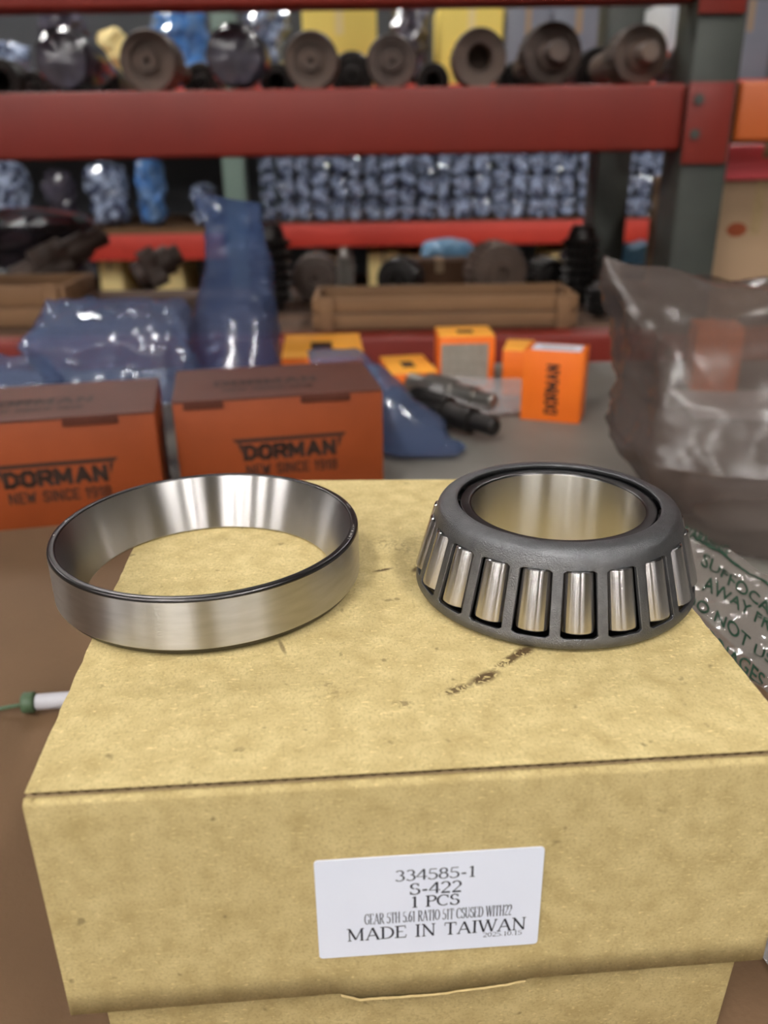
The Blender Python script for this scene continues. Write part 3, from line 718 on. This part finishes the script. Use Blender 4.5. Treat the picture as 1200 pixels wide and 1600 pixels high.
for i in range(41):
    t = i/40; px = 1084+t*200; py = 842+t*112
    c = [bm.verts.new(flap_pt(px, py+o_)-cbL+Vector((0, 0, .0006))) for o_ in (0, 3.5)]
    if pr: bm.faces.new((pr[0], pr[1], c[1], c[0]))
    pr = c
fin('printed_border', bm, m_green, fp)
bag('clear_plastic_bag', [(1200, 1290, 1440, 1440, .215, .006), (1180, 1300, 1490, 1485, .2, .012), (1176, 1290, 1535, 1530, .195, .014), (1190, 1280, 1552, 1550, .19, .01)], 40, 10, .004, 70, m_filmc, 41,
    'crumpled end of clear film beside the lower right box corner', 'plastic film')
# ------------------------------------------------------------------ small loose items
pt = empty('white_tube', U(42, 1098, z=SHZ+.006), 0, 'white plastic tube with green collar on the brown cardboard', 'tube')
A = U(42, 1098, z=SHZ+.006); B = U(118, 1092, z=SHZ+.006); d = B-A; pt.rotation_euler = (0, 0, math.atan2(d.y, d.x))
for nm, x0, x1, r, ma in (('tube_body', .004, .032, .0038, m_white), ('green_collar', -.002, .004, .0050, m_grnp), ('cap', .032, .036, .0030, m_white)):
    o = fin(nm, lathe([(r*.85, x0), (r, x0+.0008), (r, x1-.0008), (r*.85, x1)], 24), ma, pt, True); o.rotation_euler = (0, PI/2, 0)
fin('cord', tube([(-.002-.004*i, .0015*math.sin(i*.5), -.001-.003*min(1, i/4)) for i in range(14)], .0010), m_grnp, pt, True)
def shaft(name, c, axis, prof, n, ma, label, cat, group=None, teeth=None, bright=None):
    """a turned shaft whose local Z lies along axis"""
    bm = lathe(prof, n, teeth=teeth); o = fin(name, bm, ma, None, autosm=.5)
    o.location = c; o.rotation_mode = 'QUATERNION'; o.rotation_quaternion = Vector(axis).to_track_quat('Z', 'Y')
    return tag(o, label, cat, group)
def pinprof(L, r, rs):     # stepped pinion profile
    return [(rs*.6, 0), (rs, .002), (rs, L*.22), (r*.93, L*.225), (r, L*.24), (r, L*.4), (r, L*.55), (r*.93, L*.565), (rs*1.1, L*.57), (rs*1.1, L*.8), (rs*.8, L*.805), (rs*.8, L-.002), (rs*.6, L)]
A, B = U(612, 618, z=BZ+.02), U(775, 668, z=BZ+.016)
shaft('pinion_shaft', A, (B-A), pinprof((B-A).length, .016, .011), 72, m_dark, 'dark toothed pinion shaft lying in front of the small cartons', 'shaft', 'pinion shafts on the bench', teeth=(14, .003, .0, 1, 60, .015))
A, B = U(640, 596, z=BZ+.018), U(772, 628, z=BZ+.016)
s2 = shaft('pinion_shaft', A, (B-A), pinprof((B-A).length, .014, .010), 72, m_brt, 'bright steel splined shaft behind the dark one on the bench', 'shaft', 'pinion shafts on the bench', teeth=(12, .002, .0, 1, 0, .013))
bag('clear_plastic_bag', [(690, 830, 592, 592, .86, .008), (660, 838, 612, 612, .85, .02), (640, 835, 640, 640, .83, .022), (640, 800, 660, 668, .82, .015)], 36, 10, .006, 40, m_filmc, 45,
    'clear film wrapped round the splined shafts on the bench', 'plastic film')
# white sheet on bench behind the clear bag
A = U(1085, 655, z=BZ); ps = boxo('paper_sheet', (0, 0, .0004), (.2, .11, .0012), m_paper); ps.location = A; ps.rotation_euler = (0, 0, -.2)
tag(ps, 'white sheet lying on the bench behind the clear bag', 'paper')
# ------------------------------------------------------------------ front rack
RZ = -YAW
def at_rack(D): return Vector((CAM.x, CAM.y, 0))+HD*D
D0 = 1.16
def loc_x(px, py, D): P = U(px, py, D=D); return (P-at_rack(D)).dot(SD), P.z
fr = empty('storage_rack', at_rack(D0)+Vector((0, 0, FZ)), RZ, 'red beamed pallet rack just behind the bench', 'rack')
def rbox(name, px0, px1, pyt, pyb, D, dep, ma, parent, base, bev=.003, pyl=None):
    """a box square to the rack; sizes read at distance D, in the rack's own frame (base = the D of its origin)"""
    x0, zt = loc_x(px0, pyt, D); x1, _ = loc_x(px1, pyt, D); _, zb = loc_x((px0+px1)/2, pyb, D); _, zt = loc_x((px0+px1)/2, pyt, D)
    return boxo(name, (x0, D-base, zb-FZ), (x1, D-base+dep, zt-FZ), ma, parent, bev)
xr, zt1 = loc_x(1076, 132, D0); _, zb1 = loc_x(600, 243, D0); _, zt1 = loc_x(600, 136, D0)
_, zt0 = loc_x(600, 526, D0); _, zb2 = loc_x(600, 8, D0)
X0 = -1.35
def beam(z0, z1, y, ma, x0=X0, x1=None):
    x1 = xr if x1 is None else x1
    o = boxo('beam', (x0, y, z0-FZ), (x1, y+.045, z1-FZ), ma, fr, .006, 3); return o
DEP = .52
for z0, z1 in ((zb1, zt1), (zt0-.1, zt0), (zb2, zb2+.11)): beam(z0, z1, 0, m_beam)
for z0, z1 in ((zb1, zt1), (zt0-.1, zt0)): beam(z0, z1-.03, DEP-.045, m_beam2 if z0 == zb1 else m_beam)  # upper rear beam: light falling on it is painted as brighter red
for x in (X0-.085, xr):
    for y in (0, DEP-.08): boxo('upright_post', (x, y-.005, 0), (x+.06, y+.075, 2.4), m_post, fr, .004)
    for zz in (.35, .9, 1.5, 2.1): boxo('brace', (x+.02, .07, zz), (x+.045, DEP-.07, zz+.03), m_post, fr)
for z0, z1 in ((zb1, zt1), (zt0-.1, zt0), (zb2, zb2+.11)):      # end connectors
    boxo('beam_connector', (xr-.002, -.012, z0-.015-FZ), (xr+.054, -.006, z1-FZ), m_beam, fr, .001)
    for q in (.25, .75): fin('rivet', tube([(xr+.01, -.016, z0+(z1-z0)*q-FZ), (xr+.01, -.011, z0+(z1-z0)*q-FZ)], .006, 10), m_post, fr)
for zt_ in (zt0, ):
    for k in range(4): boxo('deck_plank', (X0+.02, .05+k*.108, zt_-.02-FZ), (xr-.01, .05+k*.108+.1, zt_-FZ-.002), m_wooddk, fr, .003)
# shelf wires of the second level: slats that run front to back carry the shafts
for k in range(12):
    x = X0+.06+k*(xr-X0-.1)/11; boxo('support_bar', (x-.02, .045, zt1-.024-FZ), (x+.02, DEP-.045, zt1-.002-FZ), m_beam2 if k % 2 else m_post, fr, .002)
LV2 = zt1; LV1 = zt0
# next bay: orange beam and its upright
nb = empty('storage_rack', at_rack(D0)+Vector((0, 0, FZ)), RZ, 'orange beamed rack bay beyond the right upright', 'rack')
xb = xr+.066
boxo('beam', (xb, 0, loc_x(1170, 222, D0)[1]-FZ), (xb+1.2, .045, loc_x(1170, 126, D0)[1]-FZ), m_beamo, nb, .006, 3)
boxo('beam', (xb, 0, LV1-.1-FZ), (xb+1.2, .045, LV1-FZ), m_beamo, nb, .006, 3)
for y in (0, DEP-.08): boxo('upright_post', (xb+1.2, y, 0), (xb+1.26, y+.075, 2.4), m_post, nb, .004)
boxo('shelf_board', (xb, .05, LV1-.022-FZ), (xb+1.2, DEP, LV1-.001-FZ), m_wooddk, nb)
# shafts standing end-on along the second level
def disc_shaft(px, r_px, D, ma, label, grp, L=.22, style=0, zb=None):
    zb = LV2+.001 if zb is None else zb
    P = U(px, 82, D=D); r = r_px*mpp(P)
    P = Vector((P.x, P.y, zb+r))
    x = r
    if style == 0:   pr = [(x*.10, .010), (x*.10, .0), (x*.34, .0), (x*.36, .008), (x*.60, .009), (x*.62, .004), (x*.93, .004), (x, .010), (x, .06), (x*.9, .065), (x*.55, .07), (x*.5, L*.7), (x*.35, L*.72), (x*.35, L)]
    elif style == 1: pr = [(x*.42, .05), (x*.40, .006), (x*.48, .0), (x*.95, .0), (x, .006), (x, .05), (x*.75, .055), (x*.6, .13), (x*.5, L)]
    else:            pr = [(x*.30, -.035), (x*.33, -.032), (x*.33, -.004), (x*.55, .0), (x*.6, .006), (x*.92, .008), (x, .016), (x, .06), (x*.7, .065), (x*.55, L)]
    o = shaft('gear_shaft', P, HD, pr, 72, ma, label, 'gear shaft', grp, teeth=(26, x*.06, .012, .062, 0, x*.97))
    return o
DD = D0+.07
GR = 'gear shafts lying end-on above the thick red beam'
for a in ((228, 46, m_gear2, 'round brown gear shaft end with concentric rings, second large one from left', 0),
          (485, 43, m_gear2, 'brown gear shaft end below the left yellow carton', 0),
          (612, 40, m_gear, 'brown gear shaft end right of the left yellow carton', 0),
          (750, 43, m_gear2, 'gear shaft end with a dark open bore before the right yellow carton', 1),
          (866, 48, m_gear, 'gear shaft end with a protruding hub beside the grey cartons', 2),
          (1005, 45, m_gear2, 'gear shaft end with an off-white ring, rightmost large one', 2)):
    disc_shaft(a[0], a[1], DD, a[2], a[3], GR, style=a[4])
def pack(name, px, py, w_px, h_px, D, ma, seed, label, cat, group, amp=.006, dep=None, sc_=30, n=22, zb=None):
    """a crumpled film parcel round a drum-like part, resting on its base"""
    P = U(px, py, D=D); s = mpp(P)/1; a = w_px*s/2; h = h_px*s; dep = dep or a
    bm = bmesh.new(); rg = []; nv = 12
    for i in range(nv+1):
        t = i/nv; env = (1-(2*t-1)**8)**.5*(.94+.06*math.cos(t*9)) if 0 < t < 1 else .3
        row = []
        for j in range(n):
            th = 2*PI*j/n; p = Vector((a*env*math.cos(th), dep*env*math.sin(th), h*t))
            q = crease(p+P*.3, sc_, seed)*amp; p += Vector((math.cos(th), math.sin(th), 0))*(q-amp*.6) 
            row.append(bm.verts.new(p))
        rg.append(row)
    for A, B in zip(rg, rg[1:]):
        for j in range(n): bm.faces.new((A[j], A[(j+1) % n], B[(j+1) % n], B[j]))
    bm.faces.new(rg[0]); bm.faces.new(rg[-1])
    o = fin(name, bm, ma, None); o.location = (P.x, P.y, zb if zb is not None else P.z); o.rotation_euler = (0, 0, RZ)
    return tag(o, label, cat, group)
# film wrapped shafts on the beam
def wrapped_disc(px, r_px, D, label, seed):
    P = U(px, 82, D=D); r = r_px*mpp(P); prf = [(r*.2, 0), (r*.5, .001), (r*.85, .004), (r, .016), (r, .05), (r*.92, .1), (r*.7, .14), (r*.4, .2), (r*.15, .23)]
    bm = lathe(prf, 48)
    for v in bm.verts:
        q = crease(v.co, 32, seed); v.co += Vector((v.co.x, v.co.y, -.02)).normalized()*q*.003
    o = fin('wrapped_gear_shaft', bm, m_wrap2, None, autosm=.4); o.location = (P.x, P.y, LV2+.004+r); o.rotation_mode = 'QUATERNION'; o.rotation_quaternion = HD.to_track_quat('Z', 'Y')
    return tag(o, label, 'gear shaft', 'film wrapped gear shafts above the thick red beam')
m_wrap2 = mat('wrapped_dark_film', srgb(86, 82, 98), .2, spec=.9, col2=srgb(58, 52, 58), vs_=25, crisp=.2)
wrapped_disc(92, 46, DD, 'film wrapped gear shaft, leftmost of the large round ends', 2)
wrapped_disc(365, 47, DD, 'film wrapped gear shaft between the second and third bare brown ends', 6)
for i, (px, r, lb) in enumerate(((40, 19, 'small dark shaft end at the far left of the row'), (153, 22, 'small dark shaft end between the leftmost two large ends'), (308, 22, 'small dark shaft end left of the second wrapped shaft'),
                  (430, 21, 'small dark shaft end right of the second wrapped shaft'), (549, 27, 'small dark shaft end under the left yellow carton'), (677, 20, 'small dark shaft end left of the open bored gear'),
                  (808, 20, 'small dark shaft end right of the open bored gear'), (937, 27, 'dark shaft end between the two hubbed gears'), (1098, 32, 'dark shaft end beside the right upright'), (-8, 26, 'dark shaft end cut by the left frame edge'))):
    disc_shaft(px, r*1.3, DD+.235, m_dark, lb, GR, L=.2, style=i % 2)
# ------------------------------------------------------------------ rear rack
D1 = 2.62
rk = empty('storage_rack', at_rack(D1)+Vector((0, 0, FZ)), RZ, 'far rack holding the blue wrapped parts', 'rack')
zA = loc_x(650, 348, D1)[1]; zA2 = loc_x(650, 384, D1)[1]; zL = loc_x(220, 366, D1)[1]
xm = loc_x(395, 350, D1)[0]
boxo('beam', (xm, 0, zA2-FZ), (1.75, .05, zA-FZ), m_beam2, rk, .005)
boxo('beam', (-2.2, 0, zL-.075-FZ), (xm-.09, .05, zL-FZ), m_beam2, rk, .005)
boxo('shelf_board', (xm, .05, zA-.02-FZ), (1.75, .6, zA-.001-FZ), m_wood, rk); boxo('shelf_board', (-2.2, .0, zL+.0-FZ), (xm-.09, .6, zL+.015-FZ), m_wood, rk)
zB = loc_x(600, 132, D1)[1]
boxo('beam', (-2.2, 0, zB-.1-FZ), (1.75, .05, zB-.0-FZ), m_beam2, rk, .005); boxo('shelf_board', (-2.2, .05, zB-.02-FZ), (1.75, .7, zB-.001-FZ), m_wooddk, rk)
for px, ma in ((373, m_postg),):
    x = loc_x(px, 300, D1)[0]; boxo('upright_post', (x-.03, -.07, 0), (x+.03, -.001, 2.6), ma, rk, .004)
    boxo('upright_post', (x-.03, .7, 0), (x+.03, .77, 2.6), ma, rk, .004)
boxo('back_sheet', (-2.2, .80, 0), (1.75, .82, 2.6), m_wallb, rk)
zC = loc_x(650, 470, D1)[1]
boxo('shelf_board', (-2.2, .0, zC-.03-FZ), (1.75, .6, zC-FZ), m_wooddk, rk)
protos = [pack('wrapped_gear', 500, 300, 34, 34, D1+.1, m_wrap, k, 'small blue film wrapped gear in the packed rows on the far shelf', 'wrapped part', 'blue wrapped gears packed on the far shelf', amp=.015, sc_=34, zb=zA) for k in range(5)]
i = 0
x0w = loc_x(404, 300, D1+.1)[0]; x1w = loc_x(1090, 300, D1+.1)[0]; stepx = .066; hz = 34*mpp(U(500, 300, D=D1+.1))
random.seed(12); cx_ = x0w
while cx_ < x1w:
    wsc = random.uniform(.72, 1.12); nt = random.choice((3, 3, 4)); zs = (3.0/nt)*random.uniform(.93, 1.0); yo = random.uniform(0, .045)
    cx_ += stepx*wsc*.45
    part = 'left part' if cx_ < x0w+(x1w-x0w)*.33 else 'middle part' if cx_ < x0w+(x1w-x0w)*.67 else 'right part'
    for lv_ in range(nt):
        o = protos[i] if i < 5 else protos[random.randrange(5)].copy()
        if i >= 5: C.objects.link(o)
        P = at_rack(D1+.1+yo)+SD*(cx_+random.uniform(-.002, .002)); o.location = (P.x, P.y, zA+.001+lv_*hz*zs)
        o.rotation_euler = (0, 0, random.uniform(0, 6)); o.scale = (wsc, wsc, zs*.985); i += 1
        o['label'] = 'blue film wrapped gear, %s tier, %s of the far shelf rows' % (('bottom', 'second', 'third', 'fourth')[lv_], part)
    cx_ += stepx*wsc*.45
# stacks at left
for k, (px, w_, top, ma, lb) in enumerate(((25, 70, 255, m_wrap, 'pale blue wrapped stack at the left edge of the far shelf'), (103, 52, 268, m_wrap2, 'dark cylinder wrapped in blue film on the far shelf'),
                                       (175, 70, 258, m_wrap, 'wide blue wrapped stack left of the bright blue one on the far shelf'), (243, 50, 252, m_wrapb, 'bright blue wrapped stack left of the grey green upright'),
                                       (322, 46, 290, m_wrap, 'low blue wrapped bundle beside the grey green upright'))):
    pack('wrapped_stack', px, 350, w_, 352-top, D1+.1, ma, 10+k, lb, 'wrapped part', 'wrapped stacks on the left of the far shelf', amp=.02, sc_=20, zb=zL+.016, dep=.09)
# cartons on the top of the far rack
def rack_box(px0, px1, pyt, pyb, D, dep, ma, label, name='carton', cat='carton', group=None, zb=None):
    A = U(px0, pyb, D=D); x0, zt = loc_x(px0, pyt, D); x1, _ = loc_x(px1, pyt, D); z0 = A.z if zb is None else zb
    r = empty(name, at_rack(D)+SD*x0+Vector((0, 0, z0)), RZ, label, cat, group); wd = x1-x0; h = zt-z0
    bm = bmesh.new(); box(bm, (0, 0, 0), (wd, dep, h), .004); fin('body', bm, ma, r, autosm=.7)
    boxo('tape_strip', (wd*.44, -.0006, h*.62), (wd*.56, dep*.98, h+.0006), m_cream if ma is m_yel else m_kraft2 if ma is m_beige else m_beige, r)
    return r
GC = 'cartons on the upper far shelf'
rack_box(470, 588, 3, 120, D1+.1, .3, m_yel, 'pale yellow carton above the third bare gear shaft', group=GC, zb=zB)
rack_box(688, 788, 0, 120, D1+.08, .3, m_yel, 'yellow carton behind the open bored gear shaft', group=GC, zb=zB)
rack_box(792, 862, 8, 120, D1+.1, .3, m_greyc, 'tall grey carton right of the right yellow carton', group=GC, zb=zB)
rack_box(866, 948, 2, 120, D1+.12, .3, m_greyc, 'grey carton between the two hubbed gear shafts', group=GC, zb=zB)
rack_box(953, 967, 0, 120, D1+.12, .3, m_yel, 'narrow yellow carton edge beside the grey carton', group=GC, zb=zB)
rack_box(1050, 1106, -5, 78, D1+.08, .3, mat('pale_grey_carton', srgb(196, 200, 206), .6), 'pale grey carton stacked on red above the right end of the beam', group=GC, zb=loc_x(1080, 80, D1+.06)[1])
rack_box(1040, 1112, 82, 120, D1+.06, .3, mat('orange_red_carton', srgb(232, 84, 50), .5), 'low orange red carton under the pale grey one', group=GC, zb=zB)
rack_box(1140, 1215, 0, 110, D1+.1, .3, m_greyc, 'grey carton beyond the right upright at the top', group=GC, zb=zB)
for k, (px, w_, top, bot, ma, lb) in enumerate(((112, 84, 20, 132, m_wrap2, 'dark blue wrapped parcel at the top left of the far rack'), (186, 56, 45, 132, m_cream, 'cream wrapped parcel behind the second large gear shaft'),
                                  (290, 100, 15, 132, m_wrapb, 'bright blue wrapped parcel behind the second wrapped shaft'), (20, 80, 62, 132, m_wrap, 'pale blue wrapped parcel at the far left of the upper shelf'),
                                  (420, 80, 8, 132, m_wrap, 'pale blue wrapped parcel left of the left yellow carton'), (640, 70, 10, 132, m_wrap2, 'dark wrapped parcel between the two yellow cartons'))):
    pack('wrapped_parcel', px, 120, w_, bot-top, D1+.12, ma, 30+k, lb, 'wrapped part', 'wrapped parcels on the upper far shelf', amp=.03, sc_=14, zb=zB, dep=.1)
# small cream cartons on the low level of the far rack
for k, px in enumerate((150, 235, 480, 575, 625, 690, 860, 940, 1010)):
    rack_box(px, px+(36 if k in (0,) else 48), 394+(k % 3)*5, 460, D1+.08, .25, m_cream, ('leftmost', 'second', 'third', 'fourth', 'fifth', 'sixth', 'seventh', 'eighth', 'rightmost')[k]+' cream carton on the low far shelf, counted from the left', group='cream cartons under the light red beam', zb=zC+.002)
# ------------------------------------------------------------------ things on the front rack's bench-high level
def lv(px, py, D=None):      # a point on the level-one deck
    return U(px, py, z=LV1)
def crate(px0, px1, pyb, h, dep, label):
    A, B = lv(px0, pyb), lv(px1, pyb); wd = (B-A).dot(SD)
    r = empty('wooden_crate', A, RZ, label, 'crate', 'wooden crates on the red rack')
    hb = h/2
    for k in range(2):
        boxo('plank', (0, -.009, k*hb+.001), (wd, 0, (k+1)*hb-.002), m_wood, r, .0015); boxo('plank', (0, dep, k*hb+.001), (wd, dep+.009, (k+1)*hb-.002), m_wood, r, .0015)
        boxo('plank', (0, .0, k*hb+.001), (.009, dep, (k+1)*hb-.002), m_wood, r, .0015); boxo('plank', (wd-.009, 0, k*hb+.001), (wd, dep, (k+1)*hb-.002), m_wood, r, .0015)
    boxo('crate_floor', (.009, 0, .002), (wd-.009, dep, .009), m_wooddk, r)
    for x in (.01, wd-.03): boxo('corner_batten', (x, -.016, 0), (x+.02, -.0092, h), m_wood, r, .001)
    return r
crate(490, 905, 515, .047, .10, 'long wooden crate on the rack behind the small cartons')
crate(-120, 108, 513, .062, .12, 'wooden crate at the left edge behind the blue bags')
def horiz(name, pc, D_, r_px, L, ma, lb, teeth=None, ang=0, zb=None, style=1):
    P = U(*pc, D=D_); r = r_px*mpp(P); ax = HD*math.cos(ang)+SD*math.sin(ang)
    x = r; pr = [(x*.2, .01), (x*.22, 0), (x*.5, .0), (x*.52, .006), (x*.9, .008), (x, .014), (x, L*.5), (x*.8, L*.52), (x*.5, L*.55), (x*.45, L)]
    z = (zb if zb is not None else LV1+.002)+r
    return shaft(name, Vector((P.x, P.y, z)), ax, pr, 72, ma, lb, 'gear', 'bare gears on the bench-high rack level', teeth=(teeth or 24, x*.08, .014, L*.5, 0, x*.97))
Dg = 1.42
horiz('helical_gear', (492, 425), Dg, 38, .12, m_gear, 'round brown gear behind the left end of the long crate')
horiz('helical_gear', (785, 425), Dg-.03, 47, .12, m_gear2, 'large brown gear behind the right half of the long crate', ang=-.2)
horiz('helical_gear', (615, 450), Dg, 34, .10, m_dark, 'dark gear leaning low in the middle behind the long crate', ang=.4)
horiz('helical_gear', (868, 430), Dg, 32, .10, m_dark, 'dark gear right of the large brown gear', ang=-.4)
# upright splined shafts
def upright(pc, D_, r_px, top_py, ma, lb, teeth=18, tilt=(0, 0, 1), zb=None):
    P = U(pc[0], pc[1], D=D_); r = r_px*mpp(P); z0 = LV1+.003 if zb is None else zb; T = U(pc[0], top_py, D=D_); h = T.z-z0
    pr = [(r*.5, 0), (r*.55, .002), (r*.55, h*.1), (r, h*.12)] + [(r*(1 if k % 2 else .72), h*(.14+.7*k/12)) for k in range(13)] + [(r*.7, h*.88), (r*.55, h*.98), (r*.5, h)]
    return shaft('splined_shaft', Vector((P.x, P.y, z0)), tilt, pr, 54, ma, lb, 'shaft', 'splined shafts on the bench-high rack level', teeth=(teeth, r*.14, h*.12, h*.86, 0, r*.9))
upright((541, 470), Dg, 16, 386, m_brt, 'ridged bright shaft standing right of the round brown gear')
upright((428, 500), Dg-.05, 34, 350, m_dark, 'stout black shaft standing beside the blue bag neck')
upright((900, 500), Dg-.02, 30, 352, m_dark, 'stout black shaft standing behind the right end of the crate')
upright((932, 520), D0+.12, 22, 440, m_dark, 'short black shaft standing at the right end of the long crate')
A = lv(30, 480)+Vector((0, 0, .025)); B = U(168, 385, D=Dg+.1)
shaft('splined_shaft', A+Vector((0, 0, .02)), B-A, pinprof((B-A).length, .030, .020), 72, m_gear, 'long gear shaft leaning diagonally at left behind the blue bag', 'shaft', 'splined shafts on the bench-high rack level', teeth=(18, .005, 0, 1, 40, .028))
A = lv(215, 470)+Vector((0, 0, .04)); B = U(282, 395, D=Dg+.1)
shaft('splined_shaft', A, B-A, pinprof((B-A).length, .034, .022), 72, m_gear, 'shorter gear shaft leaning beside the blue bag neck', 'shaft', 'splined shafts on the bench-high rack level', teeth=(18, .005, 0, 1, 40, .03))
pack('wrapped_housing', 40, 470, 260, 122, Dg+.19, mat('black_film', srgb(34, 30, 34), .22, spec=.8, col2=srgb(60, 56, 66), vs_=12, crisp=.2), 51, 'black housing in dark film at left on the rack', 'housing', None, amp=.02, sc_=12, zb=LV1+.002, dep=.1)
pack('wrapped_part', 700, 430, 92, 60, Dg+.28, mat('light_blue_film', srgb(110, 160, 196), .3, spec=.6), 53, 'light blue wrapped bundle between the gears behind the crate', 'wrapped part', None, amp=.012, sc_=20, zb=LV1+.002)
pack('wrapped_part', 995, 430, 78, 62, Dg+.2, mat('light_blue_film', srgb(110, 160, 196), .3), 54, 'light blue wrapped bundle left of the right upright', 'wrapped part', None, amp=.016, sc_=20, zb=LV1+.002)
pack('wrapped_part', 905, 372, 60, 40, Dg+.3, m_wrap2, 55, 'dark wrapped bundle behind the stout black shaft at right', 'wrapped part', None, amp=.012, sc_=20, zb=LV1+.002+.0)
kc = rack_box(632, 742, 408, 470, Dg+.115, .06, mat('dark_brown_carton', srgb(92, 62, 40), .8), 'dark brown carton behind the long crate', group=None, zb=LV1+.001)
# right bay: beige carton with an orange mark, pink carton above
bx = rack_box(1122, 1260, 284, 480, D0+.10, .3, m_beige, 'tall beige carton with an orange stamp at the right edge', zb=LV1+.001)
bm = bmesh.new(); bmesh.ops.create_circle(bm, cap_ends=True, segments=18, radius=.012)
st_ = fin('orange_stamp', bm, m_orange, bx); st_.rotation_euler = (PI/2, 0, 0); st_.location = (.035, -.0007, (U(1150, 360, D=D0+.1).z-LV1)); st_.scale = (1.2, .8, 1)
rack_box(1136, 1270, 226, 270, D0+.10, .28, m_pink, 'pink red carton resting on the beige carton', zb=loc_x(1150, 283, D0+.1)[1]+.001)
